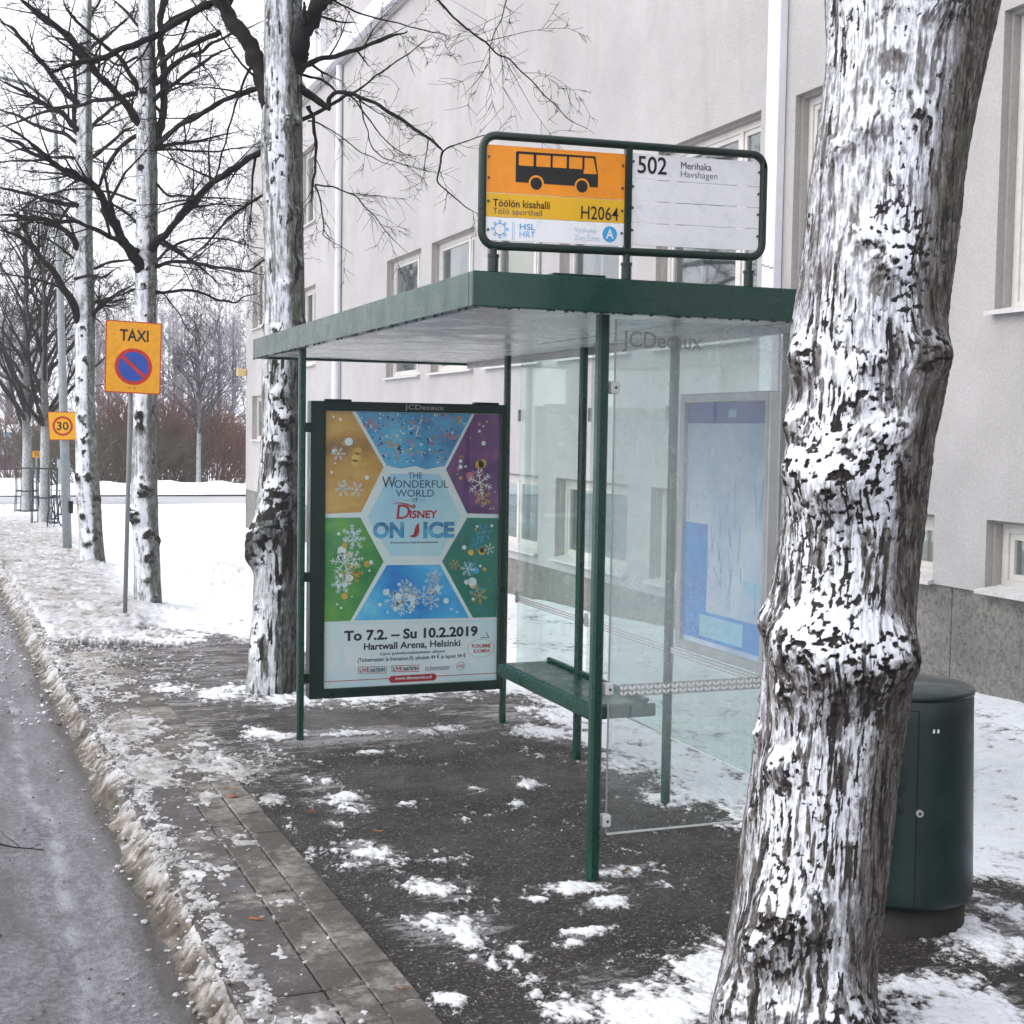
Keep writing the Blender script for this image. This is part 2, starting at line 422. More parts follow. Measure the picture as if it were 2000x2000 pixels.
def bark_mat(name, dark, light, moss=.3, fine=1.0, frostc=(.36, .35, .37)):
    m, nt, b = new_mat(name); v = objcoord(nt, (1, 1, .22)); v1 = objcoord(nt)
    crack = noise_node(nt, v, 48 * fine, 7, .75, .4)
    bark = ramp_node(nt, crack, [(.36, tuple(c * .25 for c in dark)), (.48, dark), (.66, light)])
    green = ramp_node(nt, noise_node(nt, v1, 7, 6), [(.52, 0), (.70, moss)])
    bark = mix_node(nt, green, bark, (.055, .065, .030))
    lich = math_node(nt, 'MULTIPLY', attr(nt, 'moss'), ramp_node(nt, noise_node(nt, v1, 60, 4), [(.4, .3), (.6, 1)]))
    bark = mix_node(nt, lich, bark, (.085, .095, .050))
    sn = attr(nt, 'snow')
    j = math_node(nt, 'ADD', sn, math_node(nt, 'MULTIPLY', math_node(nt, 'SUBTRACT', noise_node(nt, objcoord(nt, (1, 1, .45)), 60 * fine, 8, .82), .5), 1.35))
    pt_ = attr(nt, 'pit'); pitf = ramp_node(nt, math_node(nt, 'ADD', pt_, math_node(nt, 'MULTIPLY', math_node(nt, 'SUBTRACT', noise_node(nt, v1, 90 * fine, 4, .7), .5), .8)), [(.36, 0), (.66, 1)])
    j = math_node(nt, 'SUBTRACT', j, math_node(nt, 'MULTIPLY', pitf, .75))
    j = math_node(nt, 'ADD', j, math_node(nt, 'MULTIPLY', math_node(nt, 'SUBTRACT', noise_node(nt, objcoord(nt, (1, 1, .10)), 110 * fine, 4, .6), .5), 1.1))
    frost = ramp_node(nt, j, [(.02, 0), (.40, .62)])
    bark = mix_node(nt, frost, bark, frostc)
    bark = mix_node(nt, math_node(nt, 'MULTIPLY', pitf, .85), bark, (.016, .014, .015))
    fac = ramp_node(nt, j, [(.34, 0), (.72, 1)])
    c = mix_node(nt, fac, bark, (.80, .82, .88))
    nt.links.new(c, b.inputs['Base Color']); b.inputs['Roughness'].default_value = .85; b.inputs['Specular IOR Level'].default_value = .25
    h = math_node(nt, 'ADD', crack, math_node(nt, 'MULTIPLY', fac, .7))
    bump(nt, b, h, .8, .010); return m
M['bark'] = bark_mat('snowy_bark', (.075, .064, .058), (.24, .225, .225), .40)
M['bark2'] = bark_mat('snowy_grey_bark', (.10, .10, .095), (.27, .28, .275), .45, .8, (.40, .43, .43))
def twig_mat(name, c0, c1, moss=.25):
    m, nt, b = new_mat(name); v = objcoord(nt)
    c = ramp_node(nt, noise_node(nt, v, 9, 5), [(.3, c0), (.7, c1)])
    g = ramp_node(nt, noise_node(nt, v, 2.6, 4), [(.55, 0), (.75, moss)])
    c = mix_node(nt, g, c, (.05, .065, .035))
    nt.links.new(c, b.inputs['Base Color']); b.inputs['Roughness'].default_value = .9; b.inputs['Specular IOR Level'].default_value = .2; return m
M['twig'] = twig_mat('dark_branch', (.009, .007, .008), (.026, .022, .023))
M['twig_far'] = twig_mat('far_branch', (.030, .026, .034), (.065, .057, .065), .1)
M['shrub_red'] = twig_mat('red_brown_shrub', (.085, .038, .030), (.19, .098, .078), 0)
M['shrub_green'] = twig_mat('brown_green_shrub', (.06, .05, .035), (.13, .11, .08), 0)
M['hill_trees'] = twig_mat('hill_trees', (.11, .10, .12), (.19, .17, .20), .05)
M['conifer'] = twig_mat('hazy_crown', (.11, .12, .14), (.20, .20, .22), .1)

def glass_mat(name, tint, haze_col, haze_lo, haze_hi, noise_scale=1.2, clear_z=None, gloss=.10, runs=False):
    m = bpy.data.materials.new(name); m.use_nodes = True; nt = m.node_tree
    for n in list(nt.nodes): nt.nodes.remove(n)
    out = nt.nodes.new('ShaderNodeOutputMaterial')
    tr = nt.nodes.new('ShaderNodeBsdfTransparent'); tr.inputs['Color'].default_value = (*tint, 1)
    df = nt.nodes.new('ShaderNodeBsdfDiffuse'); df.inputs['Color'].default_value = (*haze_col, 1)
    tl = nt.nodes.new('ShaderNodeBsdfTranslucent'); tl.inputs['Color'].default_value = (*haze_col, 1)
    gl = nt.nodes.new('ShaderNodeBsdfGlossy'); gl.inputs['Roughness'].default_value = .03; gl.inputs['Color'].default_value = (.9, .9, .9, 1)
    d2 = nt.nodes.new('ShaderNodeMixShader'); d2.inputs[0].default_value = .45
    nt.links.new(df.outputs[0], d2.inputs[1]); nt.links.new(tl.outputs[0], d2.inputs[2])
    v = objcoord(nt)
    f = ramp_node(nt, noise_node(nt, v, noise_scale, 6, .6), [(.3, haze_lo), (.7, haze_hi)])
    if clear_z:
        g = nt.nodes.new('ShaderNodeNewGeometry'); sp = nt.nodes.new('ShaderNodeSeparateXYZ'); nt.links.new(g.outputs['Position'], sp.inputs[0])
        mr = nt.nodes.new('ShaderNodeMapRange'); mr.inputs['From Min'].default_value = clear_z[0]; mr.inputs['From Max'].default_value = clear_z[1]
        mr.inputs['To Min'].default_value = clear_z[2]; mr.inputs['To Max'].default_value = 1.0
        wob = math_node(nt, 'ADD', sp.outputs['Z'], math_node(nt, 'MULTIPLY', math_node(nt, 'SUBTRACT', noise_node(nt, v, 3.5, 5), .5), .35))
        nt.links.new(wob, mr.inputs['Value'])
        f = math_node(nt, 'MULTIPLY', f, mr.outputs[0])
    if runs:
        dr = ramp_node(nt, noise_node(nt, objcoord(nt, (26, 26, 2.2)), 1.3, 3, .5), [(.64, 1), (.70, .35)])
        drop = ramp_node(nt, noise_node(nt, v, 22, 5, .7), [(.35, 1.12), (.65, .85)])
        f = math_node(nt, 'MULTIPLY', math_node(nt, 'MULTIPLY', f, dr), drop)
    a = nt.nodes.new('ShaderNodeMixShader'); nt.links.new(f, a.inputs[0])
    nt.links.new(tr.outputs[0], a.inputs[1]); nt.links.new(d2.outputs[0], a.inputs[2])
    fr = nt.nodes.new('ShaderNodeLayerWeight'); fr.inputs['Blend'].default_value = .5
    ff = math_node(nt, 'ADD', math_node(nt, 'MULTIPLY', math_node(nt, 'POWER', fr.outputs['Facing'], 4.0), .45), gloss)
    bmx = nt.nodes.new('ShaderNodeMixShader'); nt.links.new(ff, bmx.inputs[0])
    nt.links.new(a.outputs[0], bmx.inputs[1]); nt.links.new(gl.outputs[0], bmx.inputs[2])
    nt.links.new(bmx.outputs[0], out.inputs['Surface'])
    return m
M['glass_near'] = glass_mat('misted_glass', (.945, .97, .968), (.76, .80, .80), .20, .34, 1.0, (.30, .95, .15), .02, True)
M['glass_back'] = glass_mat('dusty_glass', (.90, .97, .95), (.70, .76, .73), .02, .16, 1.3, None, .03)
M['pane'] = glass_mat('window_pane', (.80, .86, .88), (.5, .55, .58), .02, .10, .8, None, .20)
M['poster_pane'] = glass_mat('poster_cover', (.95, .97, .97), (.6, .62, .62), .01, .04, 1.0, None, .015)
M['stripe'] = glass_mat('frosted_band', (.9, .9, .88), (.40, .39, .37), .62, .62, 1.0, None, .01)
M['stripe_mark'] = glass_mat('frosted_mark', (.95, .97, .97), (.92, .96, .96), .55, .6, 1.0, None, .01)
M['etched'] = glass_mat('etched_lettering', (.85, .85, .83), (.34, .36, .34), .55, .55, 1.0, None, .01)

# ------------------------------------------------------------------ lettering
def text_mesh(body, bold=0.0):
    cu = bpy.data.curves.new('t', 'FONT'); cu.body = body; cu.size = 1; cu.offset = bold; cu.resolution_u = 3
    ob = bpy.data.objects.new('t', cu)
    me = bpy.data.meshes.new_from_object(ob)
    n = len(me.vertices); co = np.empty(n * 3, np.float32); me.vertices.foreach_get('co', co); co = co.reshape(-1, 3)
    bpy.data.objects.remove(ob); bpy.data.curves.remove(cu)
    return me, co
def lettering(body, m, parent, O, X, Y, box, bold=.0, slant=0.0, name='lettering', keep=None):
    """text stretched to box (x0,y0,x1,y1) in the plane O + x X + y Y (y up)"""
    me, co = text_mesh(body, bold)
    x0, y0, x1, y1 = box
    lo = co.min(0); hi = co.max(0)
    sx = (x1 - x0) / max(1e-6, hi[0] - lo[0]); sy = (y1 - y0) / max(1e-6, hi[1] - lo[1])
    a = x0 + (co[:, 0] - lo[0]) * sx; b = y0 + (co[:, 1] - lo[1]) * sy
    a = a + slant * (b - y0)
    P = np.asarray(O)[None] + a[:, None] * np.asarray(X)[None] + b[:, None] * np.asarray(Y)[None]
    me.vertices.foreach_set('co', P.astype(np.float32).ravel()); me.materials.clear(); me.materials.append(m); me.update()
    me.name = name
    return link(name, me, parent)
def disc(mb, O, X, Y, c, r, n=40, r2=0.0, a0=0, a1=2 * math.pi):
    O = Vector(O); X = Vector(X); Y = Vector(Y)
    P = lambda rr, t: O + X * (c[0] + rr * math.cos(t)) + Y * (c[1] + rr * math.sin(t))
    if r2 <= 0: mb.poly([P(r, 2 * math.pi * k / n) for k in range(n)])
    else:
        for k in range(n):
            t0 = a0 + (a1 - a0) * k / n; t1 = a0 + (a1 - a0) * (k + 1) / n
            mb.poly([P(r2, t0), P(r, t0), P(r, t1), P(r2, t1)])
def flat(mb, O, X, Y, pts):
    O = Vector(O); X = Vector(X); Y = Vector(Y)
    mb.poly([O + X * p[0] + Y * p[1] for p in pts])

# ================================================================== THE GROUND
def snowfree_dummy(): pass
# one big sheet to the horizon
ys = np.concatenate([np.linspace(-30, 60, 151), np.linspace(61, 420, 100), np.linspace(430, 1500, 20)])
xs = np.concatenate([np.linspace(-900, -60, 22), np.linspace(-58, 100, 170), np.linspace(105, 900, 24)])
XX, YY = np.meshgrid(xs, ys)
ZZ = G(XX, YY) - .03 + .10 * (fbm2(XX * .25, YY * .25, 4, 3) - .5) * sstep(20, 60, YY)
ZZ = ZZ - .2 * (1 - sstep(.2, 1.2, XX - (.72 - .033 * (YY - 6)))) * (YY < 60)
gm = np_mesh('ground', np.stack([XX, YY, ZZ], -1).reshape(-1, 3), grid_faces(*XX.shape), M['far_snow'])
tag(link('ground', gm), kind='structure')

# road (0.10 below the pavement), widening into the junction
yr = np.concatenate([-6 + np.linspace(0, 1, 12) * 7.5, 1.6 * (48 / 1.6) ** np.linspace(0, 1, 330)])
sr = np.concatenate([np.linspace(-9, -2.6, 16), np.linspace(-2.5, .02, 150)])
SS, YY = np.meshgrid(sr, yr); XX = xk(YY) + SS
rut = .020 * (fbm2(XX * 3.0, YY * .45, 4, 11) - .5) + .016 * (fbm2(XX * 9, YY * 2.5, 4, 12) - .5)
ZZ = G(XX, YY) - .105 + rut - .010 * np.exp(-((SS + .40) / .10) ** 2)
wet = np.maximum(np.exp(-((SS + .12 + .06 * (noise2(YY * 2, YY * 0, 5) - .5)) / .07) ** 2) * .9, .6 * np.exp(-((SS + .62 + .12 * (noise2(YY * .8, YY * 0, 6) - .5)) / .06) ** 2) * sstep(.4, .6, noise2(YY * 1.3, SS * 3, 7)))
film = .75 * sstep(8.5, 12, YY) * sstep(-.55, -1.2, SS) + .85 * np.exp(-((SS + .42 + .1 * (noise2(YY * 1.1, YY * 0, 15) - .5)) / .035) ** 2) + .6 * np.exp(-((SS + 1.05 + .14 * (noise2(YY * .9, YY * 0, 16) - .5)) / .07) ** 2) + .15
rm = np_mesh('road', np.stack([XX, YY, ZZ], -1).reshape(-1, 3), grid_faces(*XX.shape), M['road'],
             attrs={'wet': wet, 'film': film})
road = tag(link('road', rm), kind='structure')
# crossing street far ahead
cr = MB()
for i in range(30):
    x0, x1 = -60 + i * 5, -55 + i * 5
    ya, yb = 52.3, 56.0
    if x1 <= 4: yb = 57.0; ya = 49.0
    cr.add([(x0, ya, G(x0, ya) + .05), (x1, ya, G(x1, ya) + .05), (x1, yb, G(x1, yb) + .05), (x0, yb, G(x0, yb) + .05), (x0, ya - .5, G(x0, ya) - .2), (x1, ya - .5, G(x1, ya) - .2)], [(0, 1, 2, 3), (4, 5, 1, 0)])
tag(cr.build('crossing_street', M['far_road']), kind='structure')
# ploughed snow edge beside the crossing street
yy = []
xs = np.linspace(-40, 80, 500); prof = np.linspace(0, 1, 9)
XX, PP = np.meshgrid(xs, prof)
ZZ = G(XX, 57) + .10 + .42 * np.sin(PP * math.pi) ** .7 * (.6 + .8 * fbm2(XX * .9, PP * 2, 4, 21))
me = np_mesh('snow_bank', np.stack([XX, 56.2 + PP * 3.0 + .6 * (noise2(XX * .5, XX * 0, 3) - .5), ZZ], -1).reshape(-1, 3), grid_faces(*XX.shape), M['far_snow'])
tag(link('far_snow_bank', me), kind='structure')

# pavement: gritty asphalt
yp = np.concatenate([np.linspace(-4, 2.4, 10), 2.5 * (17 / 2.5) ** np.linspace(0, 1, 300)])
sp_ = np.concatenate([np.linspace(.02, 3.3, 150), np.linspace(3.35, 6.0, 40)])
SS, YY = np.meshgrid(sp_, yp); XX = xk(YY) + SS
ZZ = G(XX, YY) + .006 * (fbm2(XX * 4, YY * 4, 3, 31) - .5) - .004
def blobs_field(X, Y, lst):
    r = np.zeros_like(X)
    for (cx, cy, rx, ry, a) in lst:
        d = ((X - cx) / rx) ** 2 + ((Y - cy) / ry) ** 2
        r = np.maximum(r, a * np.exp(-d * .9))
    return r
def pxblob(x, y, hw, hh, a=1.0, z=0.0):
    p = on_ground(x, y); d = math.hypot(p[0], p[1])
    return (p[0], p[1], hw * d / FOC, hh * d * d / (FOC * EYE) * 1.05, a)
# snow lying on the pavement, courtyard and kerb strip
BLOBS = [pxblob(*b) for b in [
 (1300, 1965, 210, 62), (1440, 1905, 120, 55), (1130, 1975, 90, 30, .8), (1560, 1960, 200, 60), (1900, 1985, 170, 55), (1800, 1930, 140, 30, .9), (1700, 1910, 120, 22, .5),
 (1870, 1815, 110, 34), (1960, 1850, 110, 26), (1985, 1790, 60, 60), (1780, 1800, 60, 14, .7), (1960, 1700, 45, 160),
 (880, 1812, 95, 34), (830, 1795, 70, 22), (900, 1840, 40, 14), (850, 1735, 48, 20), (720, 1665, 52, 26), (700, 1650, 36, 14), (650, 1560, 55, 14, .9), (690, 1578, 36, 16), (655, 1605, 22, 10, .8), (620, 1525, 45, 20, .8),
 (1215, 1702, 58, 13), (1130, 1735, 60, 14), (1195, 1758, 50, 8), (1190, 1765, 46, 7), (1290, 1725, 40, 8, .6), (1150, 1818, 62, 9), (1120, 1842, 26, 8), (1010, 1860, 14, 12), (1050, 1756, 30, 8, .7),
 (1035, 1532, 28, 10, .9), (1010, 1570, 26, 7, .7), (905, 1600, 14, 6, .7), (920, 1545, 30, 10, .6), (790, 1525, 18, 10, .6), (960, 1885, 14, 9), (930, 1870, 14, 7), (880, 1950, 24, 16), (790, 1570, 14, 6, .7),
 (560, 1438, 60, 10), (700, 1432, 110, 6, .9), (860, 1425, 90, 8, .9), (510, 1432, 40, 12), (700, 1470, 70, 4, .7),
 (560, 1358, 110, 20), (680, 1357, 120, 22), (820, 1352, 110, 18), (430, 1352, 90, 18), (330, 1345, 90, 14, .8), (900, 1345, 60, 10, .9), (250, 1330, 60, 12, .7),
 (230, 1215, 70, 18), (180, 1235, 50, 22, .9), (330, 1192, 60, 8), (300, 1230, 40, 6, .8), (470, 1240, 30, 20), (440, 1215, 40, 14, .8), (330, 1258, 30, 5, .7), (280, 1270, 24, 4, .7), (560, 1300, 80, 12, .6),
 (1030, 1385, 40, 8, .9), (1060, 1345, 60, 20), (1075, 1430, 60, 14), (1010, 1432, 30, 6, .8), (1220, 1490, 60, 26), (1300, 1560, 50, 24, .9)]]
film = .62 * sstep(8.4, 11.0, YY + .25 * XX) * (1 - .35 * sstep(1.7, 3, XX)) + blobs_field(XX, YY, [pxblob(480, 1500, 150, 60, .7), pxblob(700, 1440, 260, 22, .9), pxblob(1000, 1890, 150, 40, .45), pxblob(1000, 1400, 120, 25, .6), pxblob(380, 1480, 120, 80, .9)])
dirt = np.clip(1.2 - np.abs(SS - .95) / .5, .15, 1)
film = np.maximum(film, .85 * blobs_field(XX, YY, [(b[0], b[1], b[2] * 1.45, b[3] * 1.5, b[4]) for b in BLOBS]))
pm = np_mesh('pavement', np.stack([XX, YY, ZZ], -1).reshape(-1, 3), grid_faces(*XX.shape), M['walk'], attrs={'film': film, 'dirt': dirt})
pavement = tag(link('pavement', pm), kind='structure')
# kerb stones and paving slabs: parts of the pavement, one object each
random.seed(5)
def stone(name, L, W, H, m, jit=.004):
    return MB().box((0, 0, -H), (W, L, 0), .006).build(name, m, pavement)
k0 = stone('kerb_stone', .985, .30, .20, M['kerb'])
y = 1.6; first = True
while y < 15:
    o = k0 if first else dup_part(k0, pavement); first = False
    o.location = (float(xk(y)), y, float(G(1, y)) + .004 + random.uniform(-.003, .003))
    o.rotation_euler = (math.atan2(float(G(1, y + 1) - G(1, y)), 1), 0, .033); y += 1.0
s0 = stone('paving_slab', .345, .146, .05, M['slab']); first = True
for row in range(2):
    y = 1.8 + row * .17
    while y < 12.5:
        o = s0 if first else dup_part(s0, pavement); first = False
        o.location = (float(xk(y)) + .308 + row * .151, y, float(G(1, y)) + .006 + random.uniform(-.003, .003))
        o.rotation_euler = (random.uniform(-.008, .008) + math.atan2(float(G(1, y + 1) - G(1, y)), 1), random.uniform(-.01, .01), .033 + random.uniform(-.01, .01)); y += .352

# slush bank along the kerb: a rough height field
yb = 1.5 * (26 / 1.5) ** np.linspace(0, 1, 1700); sb = np.linspace(-.20, .24, 74)
SS, YY = np.meshgrid(sb, yb)
wob = .09 * (fbm2(YY * .9, YY * 0, 3, 41) - .5) + .05 * (noise2(YY * 5, YY * 0, 4) - .5) + .03 * (noise2(YY * 15, YY * 0, 6) - .5)
S2 = SS + wob
far = sstep(9, 16, YY)
pres = sstep(.28, .52, fbm2(YY * 1.6, YY * 0, 3, 77) + .12)      # the ridge breaks up in places
prof = np.interp(S2, [-.20, -.11, -.06, -.025, .02, .07, .12, .17, .24], [-.125, -.112, -.088, -.034, -.002, .008, .004, -.008, -.03])
wx_ = S2 + .05 * (fbm2(S2 * 25, YY * 25, 3, 8) - .5); wy_ = YY + .05 * (fbm2(S2 * 25, YY * 25, 3, 9) - .5)
lump = .5 * cells2(wx_ * 19, wy_ * 19, 43) + .5 * fbm2(S2 * 16, YY * 12, 4, 44); lump2 = cells2(wx_ * 45, wy_ * 45, 47)
amp = np.interp(S2, [-.20, -.12, -.06, .02, .10, .24], [.0, .010, .038, .038, .020, .004]) * (.25 + .85 * pres) * (.6 + .8 * fbm2(YY * 2.1, SS * 0, 2, 9))
ZZ = G(1.0, YY) + prof - .034 * (1 - pres) * (S2 > -.05) + amp * (lump - .45) * 1.1 + amp * .22 * (lump2 - .5) * sstep(.3, .7, fbm2(S2 * 8, YY * 8, 2, 13)) - .004
dirt = np.clip(np.interp(S2, [-.20, -.09, -.03, .05, .24], [1.7, 1.55, 1.25, .92, .95]) + .9 * (fbm2(S2 * 7, YY * 7, 3, 49) - .5) - 1.0 * (lump - .45), 0, 1.5)
me = np_mesh('slush_bank', np.stack([xk(YY) + SS, YY, ZZ], -1).reshape(-1, 3), grid_faces(*SS.shape), M['snow'], attrs={'dirt': dirt})
tag(link('slush_bank', me), 'ridge of dirty grey slush heaped along the kerb between road and pavement', 'slush', kind='stuff')

dirtb = [pxblob(*b) for b in [(300, 1500, 90, 60), (420, 1500, 100, 40), (270, 1420, 80, 40), (350, 1440, 90, 22, .8), (200, 1340, 60, 40), (180, 1290, 60, 30, .9), (400, 1560, 60, 20, .7),
 (470, 1650, 50, 26, .75), (560, 1760, 60, 22, .7), (610, 1850, 50, 20, .7), (700, 1930, 70, 22, .65), (400, 1640, 40, 30, .7), (520, 1480, 60, 22, .6), (430, 1690, 60, 40, .8), (470, 1740, 50, 30, .7), (560, 1870, 50, 40, .6), (640, 1985, 80, 30, .8), (520, 1560, 50, 16, .7), (160, 1180, 120, 60), (80, 1120, 120, 80), (30, 1060, 120, 60)]]
MOUNDS = [(float(on_ground(a_, b_)[0]), float(on_ground(a_, b_)[1]), r_, h_) for (a_, b_, r_, h_) in ((289, 1190, .38, .07), (181, 1112, .36, .07), (132, 1084, .40, .05), (243, 1222, .28, .07), (420, 1125, .8, .16), (400, 1150, .5, .10), (350, 1140, .5, .06), (88, 1030, .4, .06))]
def snow_sheet(name, yv, xv, thick, label, keep_thr=-.0045):
    XX, YY = np.meshgrid(xv, yv)
    f1 = fbm2(XX * 5, YY * 3.2, 5, 61) - .5; f2 = fbm2(XX * 26, YY * 17, 4, 63) - .5; f4 = fbm2(XX * 70, YY * 50, 3, 65) - .5; f3 = fbm2(XX * 1.3, YY * 1.0, 4, 67) - .5
    cl = blobs_field(XX, YY, BLOBS); di = blobs_field(XX, YY, dirtb)
    # open snow: courtyard behind the shelter and everything beyond y ~ 14
    edge = 3.42 + .25 * f3 + .10 * sstep(8, 11, YY) - .9 * sstep(9.5, 12, YY)
    court = sstep(edge - .12, edge + .30, XX) * sstep(5.1, 5.5, YY + .6 * (XX - 3.4)) * 1.1
    court = court * (1 - .75 * np.exp(-((YY - 9.4 - .2 * (XX - 3.3)) / .55) ** 2) * sstep(4.6, 3.3, XX))
    beyond = sstep(13.2, 14.8, YY - .10 * (XX - 1) + 2.4 * f3) * 1.1
    right = sstep(4.0, 4.35, XX + .3 * f3) * 1.1 * sstep(3.9, 4.4, YY)
    d2 = np.maximum(di * .95, .30 * sstep(12, 15, YY) * sstep(1.6, .8, XX + .6 * f3))
    m = np.maximum.reduce([cl, di, court, beyond, right])
    h = (m - .56) + 1.15 * f1 + 1.25 * f2 + .75 * f4
    H = thick * np.clip(h, -.6, 1.0) ** 1.0
    H = thick * (np.where(h > 0, 1 - np.exp(-2.2 * np.clip(h, 0, 3)), 2.2 * h)) + .35 * thick * (f2 + f4) * sstep(.1, .5, h)
    far = sstep(14, 20, YY)
    rough = sstep(11.5, 14.5, YY) * sstep(2.3, 1.1, XX + .5 * f3)
    H = H + far * .02 + rough * (.055 * cells2(XX * 5 + f2 * 2, YY * 3.2 + f1 * 2, 81) + .03 * cells2(XX * 13, YY * 8, 82) - .02) * (h > 0)
    H = H + sstep(12.5, 16, YY) * (.05 * (fbm2(XX * .9, YY * .7, 3, 83) - .5) + .02 * f1)
    for (tx, ty, rr_, hh_) in MOUNDS: H = H + hh_ * np.exp(-((XX - tx) ** 2 + (YY - ty) ** 2) / rr_ ** 2) * (1 + 1.2 * f2)
    Z = G(XX, YY) + H
    below = (XX < xk(YY) + .10)
    H = np.where(below, -.05, H); Z = np.where(below & (YY < 24), Z - .12, Z)
    dirt = np.clip(sstep(.1, .7, d2 - .3 * m * (di < .3)) * (.75 + 1.2 * f1) + .45 * sstep(.22, .0, h) + .9 * (.5 - f2 * 0) * 0, 0, 1.1)
    dirt = np.clip(dirt + .25 * sstep(1.0, .3, np.abs(XX - 5.2 - .4 * f3)) * (YY < 16), 0, 1.1)
    H = np.where((h > -.16) & (H < .0012) & ~below, .0012, H); Z = np.where(below, Z, G(XX, YY) + H + .001)
    F4 = grid_faces(*XX.shape); hh = H.ravel()
    keep = hh[F4].max(1) > keep_thr
    F4 = F4[keep]; used = np.unique(F4); rm_ = np.full(XX.size, -1, np.int64); rm_[used] = np.arange(len(used))
    V = np.stack([XX, YY, Z], -1).reshape(-1, 3)[used]
    me = np_mesh(name, V, rm_[F4], M['thin_snow'], attrs={'dirt': dirt.ravel()[used], 'cover': np.clip(h + .16 + far * .6, 0, 2).ravel()[used]})
    return tag(link(name, me), label, 'snow', kind='stuff')
snow_sheet('trodden_snow', 3.3 * (14.0 / 3.3) ** np.linspace(0, 1, 720), np.concatenate([np.linspace(.6, 4.3, 440), np.linspace(4.32, 6.52, 90)]), .012,
           'patches of trodden white snow lying on the dark pavement around the shelter')
snow_sheet('open_snow', 13.93 * (50 / 13.93) ** np.linspace(0, 1, 300), np.linspace(-1.2, 6.52, 240), .012,
           'open snow cover beyond the shelter with dirty lumps towards the road')

# loose slush lumps, grit and stones
def lumps(name, pts, radii, m, label, cat, dirtv, flat_=.7, sub=True):
    ico_v = np.array([(0, 0, 1), (.894, 0, .447), (.276, .851, .447), (-.724, .526, .447), (-.724, -.526, .447), (.276, -.851, .447),
                      (.724, .526, -.447), (-.276, .851, -.447), (-.894, 0, -.447), (-.276, -.851, -.447), (.724, -.526, -.447), (0, 0, -1)], float)
    ico_f = [(0, 1, 2), (0, 2, 3), (0, 3, 4), (0, 4, 5), (0, 5, 1), (1, 6, 2), (2, 7, 3), (3, 8, 4), (4, 9, 5), (5, 10, 1), (2, 6, 7), (3, 7, 8), (4, 8, 9), (5, 9, 10), (1, 10, 6), (11, 7, 6), (11, 8, 7), (11, 9, 8), (11, 10, 9), (11, 6, 10)]
    if sub:
        vs_ = [tuple(v) for v in ico_v]; cache = {}; nf = []
        def mid(a, b):
            k = (min(a, b), max(a, b))
            if k not in cache:
                p = (np.array(vs_[a]) + np.array(vs_[b])) / 2; p /= np.linalg.norm(p); cache[k] = len(vs_); vs_.append(tuple(p))
            return cache[k]
        for a, b, c in ico_f:
            ab, bc, ca = mid(a, b), mid(b, c), mid(c, a); nf += [(a, ab, ca), (b, bc, ab), (c, ca, bc), (ab, bc, ca)]
        ico_v = np.array(vs_); ico_f = nf
    ico_f = np.array(ico_f); n = len(pts); nv = len(ico_v)
    rg = np.random.default_rng(7)
    P = np.asarray(pts); R = np.asarray(radii)
    sc3 = rg.uniform(.65, 1.25, (n, 1, 3)); sc3[:, :, 2] *= flat_
    V = ico_v[None] * (1 + rg.uniform(-.22, .22, (n, nv, 1))) * sc3 * R[:, None, None]
    a = rg.uniform(0, 6.28, n); ca, sa = np.cos(a)[:, None], np.sin(a)[:, None]
    X = V[..., 0] * ca - V[..., 1] * sa; Y = V[..., 0] * sa + V[..., 1] * ca
    V = np.stack([X, Y, V[..., 2]], -1) + P[:, None]
    Ff = (ico_f[None] + (np.arange(n) * nv)[:, None, None]).reshape(-1, 3)
    me = np_mesh(name, V.reshape(-1, 3), Ff, m, smooth=sub, attrs={'dirt': np.repeat(dirtv, nv)})
    return tag(link(name, me), label, cat, kind='stuff')
rg = np.random.default_rng(3)
n = 2200; yl = 2.6 * (20 / 2.6) ** rg.uniform(0, 1, n); sl = rg.normal(.03, .075, n); sl = np.clip(sl, -.18, .45)
ex = rg.random(n) < .10; sl[ex] = rg.uniform(-.30, .5, ex.sum())
rl = rg.uniform(.003, .011, n) * rg.choice([1, 1, 1, 1.7], n)
base = np.interp(sl, [-.20, -.11, -.06, -.025, .02, .07, .12, .3], [-.105, -.10, -.07, -.005, .028, .024, .008, .004])
lumps('slush_lumps', np.stack([xk(yl) + sl, yl, G(1.0, yl) + base], -1), rl, M['snow'], 'loose lumps of grey slush scattered over the kerbside ridge', 'slush', np.clip(rg.normal(.80, .22, n), 0, 1.1), .7, False)
n = 2200; yl = rg.uniform(10, 27, n); sl = rg.uniform(-.9, 1.3, n)
lumps('dirty_snow_lumps', np.stack([xk(yl) + sl, yl, G(1.0, yl) + np.where(sl < 0, -.09, .02)], -1), rg.uniform(.006, .022, n), M['snow'], 'lumps of brownish snow strewn along the kerb past the taxi sign', 'snow', np.clip(rg.normal(.8, .35, n), 0, 1.2), .6, False)
n = 6500; yl = 3.4 * (8.5 / 3.4) ** rg.uniform(0, 1, n); xl = rg.uniform(.95, 4.4, n)
grit_m = paint('grit', (.13, .11, .10), .8, .9, 25)
lumps('grit', np.stack([xl, yl, G(xl, yl) + .002], -1), rg.uniform(.0015, .0030, n) * (yl / 4.0), grit_m, 'spread sanding grit on the dark asphalt of the pavement', 'grit', np.zeros(n), .7, False)
n = 500; yl = 3.0 * (14 / 3.0) ** rg.uniform(0, 1, n); sl = rg.uniform(-2.6, -.3, n)
lumps('road_grit', np.stack([xk(yl) + sl, yl, G(1.0, yl) - .098], -1), rg.uniform(.003, .010, n), grit_m, 'small stones and ice crumbs lying on the icy road', 'grit', np.zeros(n), .7, False)

